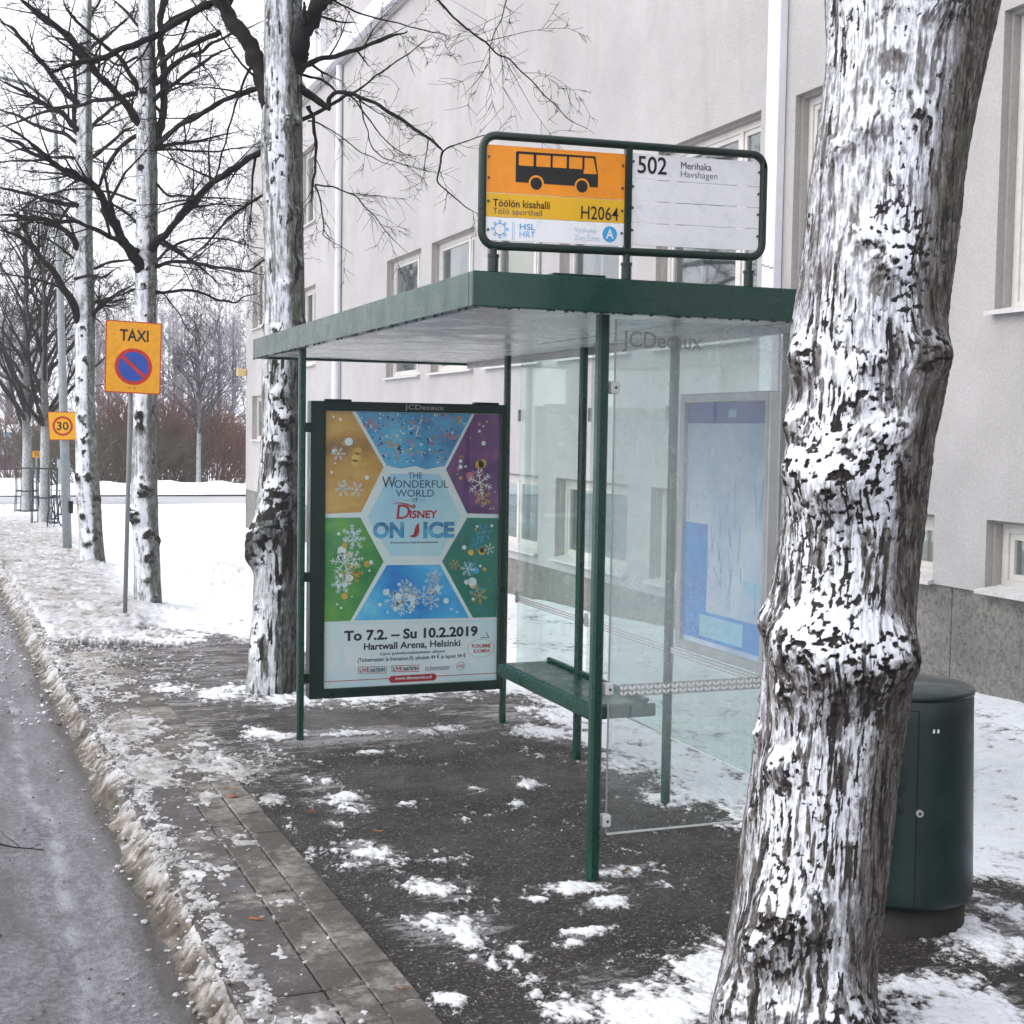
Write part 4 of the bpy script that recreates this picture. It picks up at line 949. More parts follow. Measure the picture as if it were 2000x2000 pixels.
L4 = [(Z1([(435, 1740), (400, 1650), (350, 1570), (300, 1490), (240, 1410), (180, 1340), (100, 1280), (0, 1240)]), 0, -1.5, 17, 8, {}),
      (Z1([(490, 1710), (530, 1650), (600, 1610), (650, 1570), (710, 1540)]), 0, -1.0, 12, 5, {}),
      (Z1([(490, 1640), (580, 1625), (700, 1605)]), 0, .8, 8, 4, {}),
      (Z1([(410, 1330), (380, 1270), (320, 1220), (200, 1175), (100, 1165), (0, 1160)]), 0, -1.6, 13, 7, {}),
      (Z1([(400, 950), (300, 905), (200, 830), (100, 770), (0, 740)]), 0, -1.4, 12, 6, {}),
      (Z1([(410, 690), (350, 620), (270, 590), (200, 530), (100, 470), (0, 430)]), 0, -1.4, 12, 6, {}),
      (Z1([(430, 780), (330, 720), (200, 680), (100, 620), (0, 590)]), 0, 1.2, 9, 5, {}),
      (Z1([(420, 560), (300, 430), (200, 300), (80, 180), (0, 100)]), 0, -1.0, 12, 6, {}),
      (Z1([(440, 300), (370, 200), (260, 130), (170, 50), (110, 0)]), 0, -.9, 14, 8, {}),
      (Z1([(480, 870), (560, 800), (650, 720), (730, 670)]), 0, .9, 9, 5, {}),
      (Z1([(485, 700), (560, 620), (640, 560), (750, 520)]), 0, 1.0, 9, 5, {}),
      (Z1([(480, 260), (540, 220), (620, 160), (730, 60)]), 0, 1.2, 8, 4, {}),
      (Z1([(405, 720), (405, 500), (410, 350), (400, 200)]), 0, .5, 9, 6, {}),
      (Z1([(490, 1450), (560, 1420), (640, 1410), (740, 1400)]), 0, 1.2, 7, 4, {}),
      (Z1([(400, 1500), (480, 1480), (560, 1500), (640, 1440)]), 0, -.8, 7, 4, {}),
      (Z1([(405, 1100), (300, 1090), (150, 1040), (0, 1010)]), 0, -1.6, 11, 6, {}),
      (Z1([(410, 1180), (250, 1150), (60, 1120)]), 0, .9, 6, 3, {}),
      (Z1([(470, 90), (520, 40), (580, -60)]), 0, .5, 6, 4, {}),
      (Z1([(410, 1400), (300, 1300), (190, 1260), (120, 1240)]), 0, .9, 6, 3, {}),
      (Z1([(410, 850), (280, 850), (160, 790), (0, 830)]), 0, .7, 7, 3, {})]
for i, (pp, a, b, w0, w1, kw) in enumerate(L4):
    k2 = dict(dens=.90, minr=.0036, root=165); k2.update(kw); add_limb(t4, M['twig'], 500 + i, pp, D4 + a, D4 + b, w0, w1, **k2)

# ---- whole procedural trees further off
def far_tree(name, base, h, r0, fork, nb, spread, mat, trunk_mat, label, seed, dens=1.0, minr=.006, upang=(28, 60), group=None, cat='tree', level=2):
    t = empty(name, base, label=label, cat=cat, group=group)
    rg_ = np.random.default_rng(seed)
    n = 14; ctr = []
    for i in range(n):
        f = i / (n - 1); ctr.append(np.array([rg_.normal(0, .03) * f, rg_.normal(0, .03) * f, h * .93 * f - .15 * (i == 0)]))
    T = Tubes(); T.add(np.array(ctr), np.array([r0 * (1 - .88 * (i / (n - 1)) ** 1.1) * (1.25 if i == 0 else 1) for i in range(n)]), 10)
    me = T.mesh('trunk', trunk_mat)
    z = np.empty(len(me.vertices) * 3, np.float32); me.vertices.foreach_get('co', z); z = z.reshape(-1, 3)
    w = -z[:, 0] * .8 - z[:, 1] * .4
    me.attributes['snow'].data.foreach_set('value', (.25 + 3.0 * w / max(r0, .01) * .12 - .5 * (z[:, 2] > fork)).astype(np.float32))
    link('trunk', me, t)
    T = Tubes()
    for i in range(nb):
        f = (i + rg_.random()) / nb; z0 = fork + (h * .9 - fork) * f ** 1.1
        a = rg_.uniform(0, 6.283); el = math.radians(rg_.uniform(*upang) + 20 * f)
        L = spread * (1 - .72 * f) * rg_.uniform(.75, 1.15)
        j = min(n - 2, int(z0 / h * (n - 1))); p = np.array([ctr[j][0], ctr[j][1], z0])
        grow(T, rg_, p, np.array([math.cos(a) * math.cos(el), math.sin(a) * math.cos(el), math.sin(el)]), L, r0 * .42 * (1 - .6 * f), level + (1 if level < 3 and nb < 60 else 0), -.02, dens, minr, .02)
    link('crown', T.mesh('crown', mat), t)
    return t
pA = on_ground(88, 1028)
far_tree('street_tree', pA, 9.0, .16, 2.6, 30, 4.0, M['twig'], M['bark2'], 'dark leafless tree inside an iron guard next to the leaning bicycle', 31, .6, .008, (30, 62))
pB = on_ground(53, 1003)
far_tree('street_tree', pB, 10.5, .17, 2.4, 32, 4.6, M['twig'], M['bark2'], 'dark leafless tree farthest down the pavement behind the parking meter', 32, .6, .009, (30, 62))
pY = on_ground(388, 951)
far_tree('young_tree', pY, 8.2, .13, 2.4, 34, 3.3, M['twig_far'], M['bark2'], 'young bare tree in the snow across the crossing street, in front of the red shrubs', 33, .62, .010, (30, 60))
# hazy tall trees on the slope
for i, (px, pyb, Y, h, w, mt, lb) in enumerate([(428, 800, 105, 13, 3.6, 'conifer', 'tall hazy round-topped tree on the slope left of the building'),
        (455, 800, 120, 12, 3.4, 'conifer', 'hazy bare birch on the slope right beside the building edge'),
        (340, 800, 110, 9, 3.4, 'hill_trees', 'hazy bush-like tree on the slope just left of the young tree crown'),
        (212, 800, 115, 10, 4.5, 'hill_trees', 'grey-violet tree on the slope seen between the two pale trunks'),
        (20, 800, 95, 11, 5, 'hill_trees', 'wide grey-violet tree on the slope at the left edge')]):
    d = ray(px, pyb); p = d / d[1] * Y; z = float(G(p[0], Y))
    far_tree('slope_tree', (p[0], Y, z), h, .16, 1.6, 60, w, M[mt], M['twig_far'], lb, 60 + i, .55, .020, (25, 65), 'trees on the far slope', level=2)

# shrubs: masses of thin arching stems
def shrub(px, py, Y, hgt, wid, n, mat, label, seed):
    d = ray(px, py); p = d / d[1] * Y; z = float(G(p[0], Y))
    rg_ = np.random.default_rng(seed); T = Tubes()
    for _ in range(int(n * 1.7)):
        a = rg_.uniform(0, 6.283); lean = rg_.random() ** .6; r = wid * .35 * rg_.random() ** .5
        q = np.array([math.cos(a) * r, math.sin(a) * r * .6, -.05]); L = hgt * rg_.uniform(.65, 1.05)
        dd = np.array([math.cos(a) * lean * wid * .5 / hgt, math.sin(a) * lean * .5 * wid * .5 / hgt, 1.0])
        grow(T, rg_, q, dd, L, rg_.uniform(.014, .026), 2, -.0, .66, .015, .0, (8, 32))
    o = link('shrub', T.mesh('shrub', mat)); o.location = (p[0], Y, z)
    return tag(o, label, 'shrub', 'shrubs across the crossing street')
shrub(250, 900, 70, 3.9, 5.5, 95, M['shrub_red'], 'big red-brown bare shrub between the second and third pale trunks', 71)
shrub(335, 900, 72, 3.9, 5.0, 95, M['shrub_red'], 'red-brown bare shrub directly left of the young tree', 72)
shrub(410, 900, 69, 2.9, 5.0, 80, M['shrub_red'], 'lower red-brown shrub on the right of the young tree', 73)
shrub(160, 900, 68, 3.0, 5.5, 80, M['shrub_green'], 'brown-green arching shrub behind the light pole', 74)
shrub(225, 905, 66, 2.6, 4.0, 60, M['shrub_green'], 'brown-green arching shrub in front of the big red-brown one', 75)
shrub(305, 905, 67, 2.4, 4.0, 60, M['shrub_green'], 'brown-green arching shrub in front of the red-brown shrub beside the young tree', 76)
shrub(20, 880, 78, 3.4, 6.0, 80, M['shrub_red'], 'reddish bare shrub behind the tree farthest left', 77)
shrub(452, 900, 78, 2.8, 4.0, 60, M['shrub_red'], 'small red-brown shrub beside the building edge', 78)

# woods on the slope: one mass
rg_ = np.random.default_rng(88); T = Tubes()
for i in range(430):
    Y = rg_.uniform(105, 330); X = rg_.uniform(-25, .40 * Y)
    if rg_.random() < .35 and Y < 170: continue
    z = float(G(X, Y)); h = rg_.uniform(7, 14); p = np.array([X, Y, z])
    T.add(np.array([p, p + [0, 0, h * .5], p + [rg_.normal(0, .2), 0, h]]), np.array([.13, .09, .03]), 4)
    for _ in range(13):
        f = rg_.uniform(.15, .95); q = p + [0, 0, h * f]; a = rg_.uniform(0, 6.28); L = (1.1 - f) * h * .42
        dd = unit(np.array([math.cos(a), math.sin(a), rg_.uniform(.5, 1.5)]))
        grow(T, rg_, q, dd, L, .06, 1, 0, .55, .05, .02, (25, 60))
tag(link('wooded_slope', T.mesh('wooded_slope', M['hill_trees'])), 'bare hazy woods covering the snowy slope in the distance', 'woods', kind='stuff')

# ================================================================== THE BUILDING
XB = 6.5
bld = empty('building', (XB, 16, 0), label='long pale grey stucco building with tall white windows along the pavement', cat='building')
BP = Matrix.Translation((-XB, -16, 0))
def bpart(o, label=None):
    o.parent = bld; o.matrix_parent_inverse = BP
    if label: o['label'] = label
    return o
PITCH, WW = 2.62, 2.05
ups, lows = [], []
for k in range(-3, 7):
    yn = 7.83 + PITCH * k - WW
    ups.append((yn, yn + WW, 2.83, 4.86))
    lows.append((yn, yn + WW, .90 if k <= 1 else .40, 1.38))
farw = [(35.15, 36.75, 4.50, 6.25), (35.15, 36.75, 1.60, 2.75), (29.2, 30.8, 6.35, 8.0), (29.2, 30.8, 3.3, 5.0), (32.2, 33.8, 4.50, 6.25)]
opens = ups + lows + farw
YS = 12.1
def wall_mesh(mb, X, y0, y1, z0, z1, ops):
    ysn = sorted(set([y0, y1] + [v for o in ops for v in o[:2] if y0 < v < y1])); zsn = sorted(set([z0, z1] + [v for o in ops for v in o[2:] if z0 < v < z1]))
    for i in range(len(ysn) - 1):
        for j in range(len(zsn) - 1):
            a, b, c, d = ysn[i], ysn[i + 1], zsn[j], zsn[j + 1]
            if any(a >= o[0] - 1e-6 and b <= o[1] + 1e-6 and c >= o[2] - 1e-6 and d <= o[3] + 1e-6 for o in ops): continue
            mb.add([(X, a, c), (X, b, c), (X, b, d), (X, a, d)], [(0, 3, 2, 1)])
w = MB()
wall_mesh(w, XB, -8, YS, .87, 9.0, [o for o in opens if o[0] < YS])
wall_mesh(w, XB, YS, 37.7, .25, 9.0, [(o[0], o[1], max(o[2], .25), o[3]) for o in opens if o[1] > YS])
w.add([(XB, 37.7, -1.5), (XB + 12, 37.7, -1.5), (XB + 12, 37.7, 9.3), (XB, 37.7, 9.3)], [(0, 3, 2, 1)])
w.add([(XB, -8, -1.5), (XB + 12, -8, -1.5), (XB + 12, -8, 9.3), (XB, -8, 9.3)], [(0, 1, 2, 3)])
w.add([(XB, YS, .25), (XB + .03, YS, .25), (XB + .03, YS, .87), (XB, YS, .87)], [(0, 1, 2, 3)])
w.add([(XB, -8, .87), (XB + .03, -8, .87), (XB + .03, YS, .87), (XB, YS, .87)], [(0, 1, 2, 3)])
w.add([(XB, YS, .25), (XB + .03, YS, .25), (XB + .03, 37.7, .25), (XB, 37.7, .25)], [(0, 1, 2, 3)])
bpart(w.build('wall', M['stucco']))
for (a, b, c, d) in opens:
    rv = MB()
    for (s0, s1, i0, i1) in ((0, .06, 0, 0), (.06, .06, 0, .025), (.06, .20, .025, .025)):
        A = [(XB + s0, a + i0, c + i0 * .0), (XB + s0, b - i0, c), (XB + s0, b - i0, d - i0), (XB + s0, a + i0, d - i0)]
        B_ = [(XB + s1, a + i1, c), (XB + s1, b - i1, c), (XB + s1, b - i1, d - i1), (XB + s1, a + i1, d - i1)]
        rv.add(A + B_, [(i, (i + 1) % 4, 4 + (i + 1) % 4, 4 + i) for i in range(4)])
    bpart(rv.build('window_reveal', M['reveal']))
# plinth of stone slabs
yq = 37.7; i = 0
def plinth(y0, y1, top):
    o = MB().box((XB + .022, y0 + .004, -1.6), (XB + .12, y1 - .004, top), .003).build('plinth_slab', M['plinth']); bpart(o)
yq = YS
while yq > -8: plinth(yq - .78, yq, .868); yq -= .78
yq = YS
while yq < 37.6: plinth(yq, min(yq + 1.28, 37.7), .248); yq += 1.28
bpart(MB().box((XB + .06, -8, -1.6), (XB + .25, 37.6, .24)).build('plinth_core', M['seam']))
# cornice, parapet and the set-back upper storey
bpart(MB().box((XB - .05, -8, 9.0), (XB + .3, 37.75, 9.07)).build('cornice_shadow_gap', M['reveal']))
bpart(MB().box((XB - .20, -8, 9.073), (XB + .3, 37.85, 9.42), .01).build('cornice', M['downpipe']))
bpart(MB().box((XB + .32, -8, 9.0), (XB + 12, 37.68, 9.3)).build('flat_roof', M['far_snow']))
yl_ = float(at_x(616, 60, 7.6)[1])
bpart(MB().box((7.6, -8, 9.31), (17, yl_, 15.5)).build('upper_storey', M['stucco']))
y_d = yl_ - 1.1
bpart(MB().box((7.45, y_d - .15, 9.32), (7.597, y_d + .15, 15)).build('downpipe', M['downpipe'], label='downpipe on the set-back upper storey'))
dp = MB().box((XB - .085, 10.60, -.3), (XB - .003, 10.80, 9.0), .006)
bpart(dp.build('downpipe', M['downpipe'], label='wide flat white downpipe casing right of the bus stop sign'))
bpart(MB().tube([(XB - .07, 26.9, 9.0), (XB - .07, 26.9, 3.35)], .062, 10).build('downpipe', M['downpipe'], label='narrow round downpipe near the second tree'))
bpart(MB().tube([(XB - .07, 26.9, 3.349), (XB - .10, 26.92, 3.25), (XB - .10, 26.92, -.3)], .075, 10).build('downpipe_foot', M['downpipe']))
c = MB()
pts = [(XB - .0865, 10.60 + .20 * t, 3.40 + .05 * t + .012 * math.sin(t * 17)) for t in np.linspace(0, 1, 8)]
c.tube(pts, .0035, 4); bpart(c.build('crack', M['seam']))
lb = on_ground(472, 1030)
bpart(MB().box((XB - .26, 37.55, 3.30), (XB - .003, 37.74, 3.50), .02).build('wall_lamp', M['lamp_yellow'], label='small yellowish box jutting from the far corner'))

def ring(mb, X0, X1, y0, y1, z0, z1, w_):
    mb.box((X0, y0, z0), (X1, y0 + w_, z1)); mb.box((X0, y1 - w_, z0), (X1, y1, z1))
    mb.box((X0, y0 + w_, z0), (X1, y1 - w_, z0 + w_)); mb.box((X0, y0 + w_, z1 - w_), (X1, y1 - w_, z1))
def make_window(y0, y1, z0, z1, mull=.55, transom=None, blind='curtain', blind_cover=(0, 1), open_=False):
    XB = 6.42; XW = 6.5
    m = MB(); ring(m, XB + .20, XB + .28, y0 + .027, y1 - .027, z0 + .002, z1 - .027, .06)
    if mull: m.box((XB + .20, y0 + mull - .035, z0 + .062), (XB + .28, y0 + mull + .035, z1 - .087))
    if transom: m.box((XB + .20, y0 + .087, transom - .03), (XB + .28, y0 + mull - .035, transom + .03))
    f = bpart(m.build('window', M['frame_white']))
    cells = [(y0 + .088, y0 + mull - .036), (y0 + mull + .036, y1 - .088)] if mull else [(y0 + .088, y1 - .088)]
    for ci, (a, b) in enumerate(cells):
        zz = [(z0 + .063, z1 - .088)]
        if transom and ci == 0: zz = [(z0 + .063, transom - .031), (transom + .031, z1 - .088)]
        for (c0, c1) in zz:
            s = MB(); ring(s, XB + .215, XB + .262, a, b, c0, c1, .045)
            s2 = s.build('sash', M['frame_white']); s2.parent = f; s2.matrix_parent_inverse = Matrix.Identity(4)
            p = MB().box((XB + .236, a + .046, c0 + .046), (XB + .241, b - .046, c1 - .046)).build('pane', M['pane']); p.parent = f
            if open_ and ci == 1:
                for q in (s2, p):
                    q.rotation_euler = (0, 0, 0)
    B0, B1 = y0 + (y1 - y0) * blind_cover[0], y0 + (y1 - y0) * blind_cover[1]
    # wavy cloth or flat blind behind the pane
    n = 40; vv = []
    for i in range(n + 1):
        t = i / n; x = XB + .36 + (.018 * math.sin(t * 60) if blind == 'curtain' else 0)
        vv += [(x, B0 + (B1 - B0) * t, z0 + .05), (x, B0 + (B1 - B0) * t, z1 - .03)]
    q = MB().add(vv, [(2 * i, 2 * i + 2, 2 * i + 3, 2 * i + 1) for i in range(n)]).build('curtain' if blind == 'curtain' else 'blind', M[blind]); q.parent = f
    bk = MB().box((XB + .75, y0 - .2, z0 - .2), (XB + .80, y1 + .2, z1 + .2)).build('room_backdrop', M['interior']); bk.parent = f
    sl = MB(); sl.add([(XW - .065, y0 - .03, z0 - .035), (XW - .065, y1 + .03, z0 - .035), (XW - .065, y1 + .03, z0 - .008), (XW - .065, y0 - .03, z0 - .008), (XB + .199, y0 + .027, z0 + .03), (XB + .199, y1 - .027, z0 + .03), (XB + .199, y1 - .027, z0 - .02), (XB + .199, y0 + .027, z0 - .02)],
           [(0, 1, 2, 3), (3, 2, 5, 4), (0, 7, 6, 1), (0, 3, 4, 7), (1, 6, 5, 2), (4, 5, 6, 7)])
    s3 = sl.build('sill', M['sill_metal']); s3.parent = f
    return f
for i, o in enumerate(ups):
    k = i - 3
    bc = {0: (0, 1), 1: (.7, 1), 2: (.75, 1), 3: (.8, 1), 4: (.3, 1), 5: (.72, 1), 6: (.7, 1)}.get(k, (.6, 1))
    make_window(*o, mull=.55, transom=3.86 if k == 0 else None, blind='blind_pale' if k == 0 else ('blind_yellow' if k == 4 else 'curtain'), blind_cover=bc)
for i, o in enumerate(lows):
    k = i - 3
    make_window(*o, mull=None if k <= 1 else 1.02, blind='blind_yellow' if k <= 1 else 'blind_pale')
for o in farw: make_window(*o, mull=.8, blind='curtain', blind_cover=(.3, 1))

# ================================================================== THE SHELTER
sh = empty('bus_shelter', (2.45, 5.42, 0), label='green steel bus shelter with flat roof and misted glass walls', cat='bus shelter')
SP = Matrix.Translation((-2.45, -5.42, 0))
def spart(o, label=None):
    o.parent = sh; o.matrix_parent_inverse = SP
    if label: o['label'] = label
    return o
# (x, y, base)
posts = [('NF', 2.45, 5.42), ('FL', 1.833, 8.60), ('BL', 3.25, 8.72), ('MID', 3.295, 7.55), ('BR', 3.325, 6.44), ('NR', 3.40, 5.47)]
for nm, x, y in posts:
    s_ = {'NF': .0255, 'FL': .022, 'BL': .021, 'MID': .0225, 'BR': .022}.get(nm, .023)
    m = MB().box((x - s_, y - s_, float(G(x, y)) - .05), (x + s_, y + s_, 2.53), .010)
    spart(m.build('post', M['green']))
RX0, RX1, RY0, RY1 = 1.755, 3.55, 5.11, 9.90
m = MB()
m.box((RX0, RY0, 2.43), (RX1, RY0 + .05, 2.568), .004); m.box((RX0, RY1 - .05, 2.43), (RX1, RY1, 2.568), .004)
m.box((RX0, RY0 + .051, 2.43), (RX0 + .05, RY1 - .051, 2.568), .004); m.box((RX1 - .05, RY0 + .051, 2.43), (RX1, RY1 - .051, 2.568), .004)
spart(m.build('roof_fascia', M['green']))
spart(MB().box((RX0 + .052, RY0 + .052, 2.447), (RX1 - .052, RY1 - .052, 2.46)).build('ceiling_panel', M['ceiling']))
spart(MB().box((RX0 + .051, RY0 + .051, 2.47), (RX1 - .051, RY1 - .051, 2.555)).build('roof_deck', M['green_dark']))
spart(MB().box((2.10, 5.13, 2.569), (2.33, 5.40, 2.580), .003).build('roof_cover_plate', M['green_dark']))
# ceiling joint and the beam above the back wall
a = at_z(1092, 664, 2.446); b = at_z(1357, 630, 2.446)
m = MB(); m.box((2.95, 5.6, 2.4455), (2.953, 7.4, 2.4465)); spart(m.build('ceiling_joint', M['seam']))
spart(MB().box((3.33, 5.16, 2.405), (3.345, 9.8, 2.4465)).build('ceiling_joint', M['alu']))
# icy drips along the fascia edge
rg = np.random.default_rng(4); m = MB()
for i in range(150):
    if i < 70: x, y = rg.uniform(RX0, RX1), RY0 + .004
    else: x, y = RX0 + .004, RY0 + (RY1 - RY0) * rg.random()
    s_ = rg.uniform(.002, .005); m.box((x - s_ * 1.5, y - s_ * .5, 2.43 - s_ * 1.6), (x + s_ * 1.5, y + s_, 2.4302))
o = m.build('water_drops', M['green_dark']); spart(o); o['kind'] = 'stuff'
# glass
def glass(y0x0, name, mat, lab=None):
    a, b = y0x0; o = MB().box(a, b).build(name, mat); spart(o)
    if lab: o['label'] = lab
    return o
g1 = glass(((2.515, 5.417, .197), (3.375, 5.425, 2.432)), 'glass_pane', M['glass_near'], 'misted near end pane')
MB().box((2.515, 5.417, .189), (3.375, 5.425, .1965)).build('glass_edge', M['white_clip'], g1)
MB().box((2.509, 5.417, .197), (2.5145, 5.425, 2.432)).build('glass_edge', M['alu'], g1)
for (y0, y1) in ((5.51, 6.40), (6.48, 7.51), (7.59, 8.68)):
    gb = glass(((3.328, y0, .36), (3.336, y1, 2.41)), 'glass_pane', M['glass_back'])
    MB().box((3.328, y0, .352), (3.336, y1, .3595)).build('glass_edge', M['white_clip'], gb)
def band(O, X, L, z0, z1, off, parent, pitch=.0415):
    """frosted band with small leaf-shaped marks"""
    O = Vector(O); X = Vector(X); N = Vector(off)
    m = MB(); m.poly([O + Vector((0, 0, z0)), O + X * L + Vector((0, 0, z0)), O + X * L + Vector((0, 0, z1)), O + Vector((0, 0, z1))])
    m.build('frosted_band', M['stripe'], parent)
    q = MB(); n = int(L / pitch); h = z1 - z0; b = Vector((0, 0, z0))
    for i in range(n):
        c = O + X * ((i + .5) * pitch) + N
        for s in (-1, 1):
            for (a0, a1) in ((.12, .40), (.52, .84)):
                q.poly([c + X * (s * .002) + Vector((0, 0, z0 + h * (a0 - .04))), c + X * (s * .0175) + Vector((0, 0, z0 + h * (a0 + .12))), c + X * (s * .0175) + Vector((0, 0, z0 + h * (a1 + .08))), c + X * (s * .002) + Vector((0, 0, z0 + h * (a1 - .06)))][::s])
    q.build('band_marks', M['white_print'], parent)['kind'] = 'stuff'
band((2.56, 5.4155, 0), (1, 0, 0), .80, .797, .852, (0, -.0012, 0), g1)
band((3.3265, 5.51, 0), (0, 1, 0), 3.15, .797, .835, (-.0012, 0, 0), gb)
# etched company name at the top of the near pane
a = at_y(1215, 685, 5.4145); b = at_y(1372, 654, 5.4145)
lettering('JCDecaux', M['etched'], g1, (0, 5.4145, 0), (1, 0, 0), (0, 0, 1), (a[0], a[2] - .006, b[0], b[2] + .004), .012)
# clamps
for z in (2.14, .835, .255):
    c = MB().box((2.487, 5.398, z - .027), (2.528, 5.444, z + .027), .006).build('glass_clamp', M['white_clip']); spart(c)
    mb = MB(); mb.tube([(2.508, 5.3985, z), (2.508, 5.394, z)], .006, 10); mb.build('screw', M['screw'], c)
for (y, z) in ((7.50, 2.05), (7.50, .83), (7.50, .40), (6.49, 2.05), (8.66, 2.05), (8.66, .83)):
    spart(MB().box((3.312, y - .016, z - .04), (3.324, y + .018, z + .04), .004).build('glass_clamp', M['alu']))
# bench
m = MB().box((2.985, 6.62, .472), (3.31, 8.02, .502), .010)
bs = spart(m.build('bench_seat', M['green'], smooth=False))
m = MB().box((2.945, 6.60, .425), (2.983, 8.02, .503), .014); m.build('front_rail', M['green'], bs)
m = MB().box((2.99, 6.60, .43), (3.34, 6.618, .500), .004); m.build('end_plate', M['green'], bs)
m = MB().box((3.28, 6.62, .503), (3.31, 8.02, .525), .005); m.build('back_rail', M['green'], bs)

# ---- poster case between the two far posts
YP = 8.66
case = empty('poster_case', (2.5, YP, 1.2), label='dark green poster case with an ice show advertisement at the far end of the shelter', cat='poster')
CP = Matrix.Translation((-2.5, -YP, -1.2))
def cpart(o):
    o.parent = case; o.matrix_parent_inverse = CP; return o
FL_, FR_, FB_, FT_ = 1.893, 3.215, .218, 2.118
IL, IR, IB, IT = 1.988, 3.168, .279, 2.058
m = MB(); d0, d1 = YP - .055, YP + .06
m.box((FL_, d0, FB_), (IL, d1, FT_), .006); m.box((IR, d0, FB_), (FR_, d1, FT_), .006)
m.box((IL + .0005, d0, FB_), (IR - .0005, d1, IB), .004); m.box((IL + .0005, d0, IT), (IR - .0005, d1, FT_), .004)
cpart(m.build('poster_frame', M['green_dark']))
cpart(MB().box((FL_ + .02, YP + .005, FB_ + .02), (FR_ - .02, YP + .055, FT_ - .02)).build('back_panel', M['green_dark']))
for x in (1.99, 2.99):
    cpart(MB().box((x, YP - .03, FT_ + .0005), (x + .17, YP + .03, FT_ + .014), .003).build('top_lug', M['green_dark']))
for z in (.35, 1.0, 1.95):
    cpart(MB().box((1.862, YP - .03, z - .03), (1.8925, YP + .01, z + .03)).build('bracket', M['green_dark']))
YF = YP - .030
def soft(name, stops, scale=2.0, tex=(1, 1, 1)):
    m, nt, b = new_mat(name)
    c = ramp_node(nt, noise_node(nt, objcoord(nt, tex), scale, 5, .6, .3), stops); nt.links.new(c, b.inputs['Base Color']); b.inputs['Roughness'].default_value = .45; return m
PM = {'bg': soft('poster_pale', [(.35, (0.610, 0.830, 0.920)), (.65, (0.903, 0.920, 0.920))], 1.6),
      'orange': soft('poster_orange', [(.35, (0.244, 0.104, 0.037)), (.5, (0.634, 0.317, 0.055)), (.68, (0.805, 0.488, 0.122))], 1.9, (1, 1, 1.6)),
      'blue': soft('poster_sky_blue', [(.35, (0.043, 0.244, 0.512)), (.6, (0.146, 0.512, 0.830)), (.72, (0.439, 0.756, 0.920))], 3.2),
      'purple': soft('poster_purple', [(.35, (0.085, 0.030, 0.146)), (.52, (0.232, 0.067, 0.244)), (.68, (0.415, 0.159, 0.317))], 2.4),
      'green': soft('poster_green', [(.35, (0.024, 0.195, 0.073)), (.52, (0.073, 0.329, 0.085)), (.68, (0.232, 0.512, 0.061))], 2.0),
      'teal': soft('poster_teal', [(.35, (0.012, 0.159, 0.110)), (.6, (0.037, 0.281, 0.207)), (.72, (0.122, 0.439, 0.342))], 2.2),
      'low': soft('poster_blue', [(.35, (0.024, 0.268, 0.732)), (.58, (0.073, 0.512, 0.920)), (.72, (0.305, 0.756, 0.920))], 3.0),
      'hex': soft('poster_centre', [(.30, (0.403, 0.708, 0.920)), (.62, (0.610, 0.854, 0.920))], 2.0),
      'white': soft('poster_white', [(.3, (0.805, 0.920, 0.920)), (.7, (0.920, 0.920, 0.920))], 3.0),
      'navy': soft('poster_navy', [(.3, (0.012, 0.037, 0.122)), (.7, (0.024, 0.073, 0.207))], 5.0),
      'ice': soft('poster_ice', [(.35, (0.012, 0.122, 0.317)), (.65, (0.122, 0.512, 0.805))], 9.0, (1, 1, 2)),
      'red': soft('poster_red', [(.3, (0.439, 0.015, 0.024)), (.7, (0.586, 0.024, 0.037))], 5.0),
      'gold': soft('poster_gold', [(.3, (0.549, 0.268, 0.024)), (.7, (0.915, 0.610, 0.122))], 6.0),
      'pink': soft('poster_pink', [(.3, (0.610, 0.146, 0.244)), (.7, (0.805, 0.305, 0.427))], 6.0),
      'dark': soft('poster_ink', [(.3, (0.010, 0.015, 0.037)), (.7, (0.015, 0.022, 0.049))], 5.0)}
poster = cpart(MB().box((IL, YF, IB), (IR, YF + .004, IT)).build('poster', PM['bg']))
TL, TR, BR_, BL_ = (218, 182), (1248, 200), (1222, 1750), (198, 1790)
def pc(x, y):
    """point of the printed sheet, from coordinates measured on it"""
    v = (y - (182 + 18 * (x - 218) / 1030)) / (1608 - 58 * (x - 218) / 1030)
    l = TL[0] + (BL_[0] - TL[0]) * v; r = TR[0] + (BR_[0] - TR[0]) * v
    u = (x - l) / (r - l)
    return IL + u * (IR - IL), IT - v * (IT - IB)
def sheet(name, m, polys, lay):
    q = MB()
    for pts in polys: q.poly([(pc(x, y)[0], YF - .0006 * lay, pc(x, y)[1]) for x, y in pts])
    return q.build(name, m, poster)
sheet('picture_field', PM['white'], [[(350, 185), (1095, 198), (1245, 400), (1225, 1395), (205, 1405), (215, 600)]], 1)
sheet('picture_field', PM['orange'], [[(219, 184), (368, 187), (550, 505), (420, 765), (214, 775)]], 2)
sheet('picture_field', PM['blue'], [[(392, 187), (1074, 199), (910, 500), (800, 520), (735, 500), (650, 515), (568, 500)]], 2)
sheet('picture_field', PM['purple'], [[(1092, 200), (1247, 203), (1237, 780), (1045, 775), (918, 520)]], 2)
sheet('picture_field', PM['green'], [[(213, 797), (415, 797), (548, 1052), (355, 1395), (203, 1400)]], 2)
sheet('picture_field', PM['teal'], [[(1045, 800), (1237, 803), (1226, 1382), (1078, 1384), (893, 1052)]], 2)
sheet('picture_field', PM['low'], [[(566, 1073), (880, 1073), (1056, 1384), (375, 1394)]], 2)
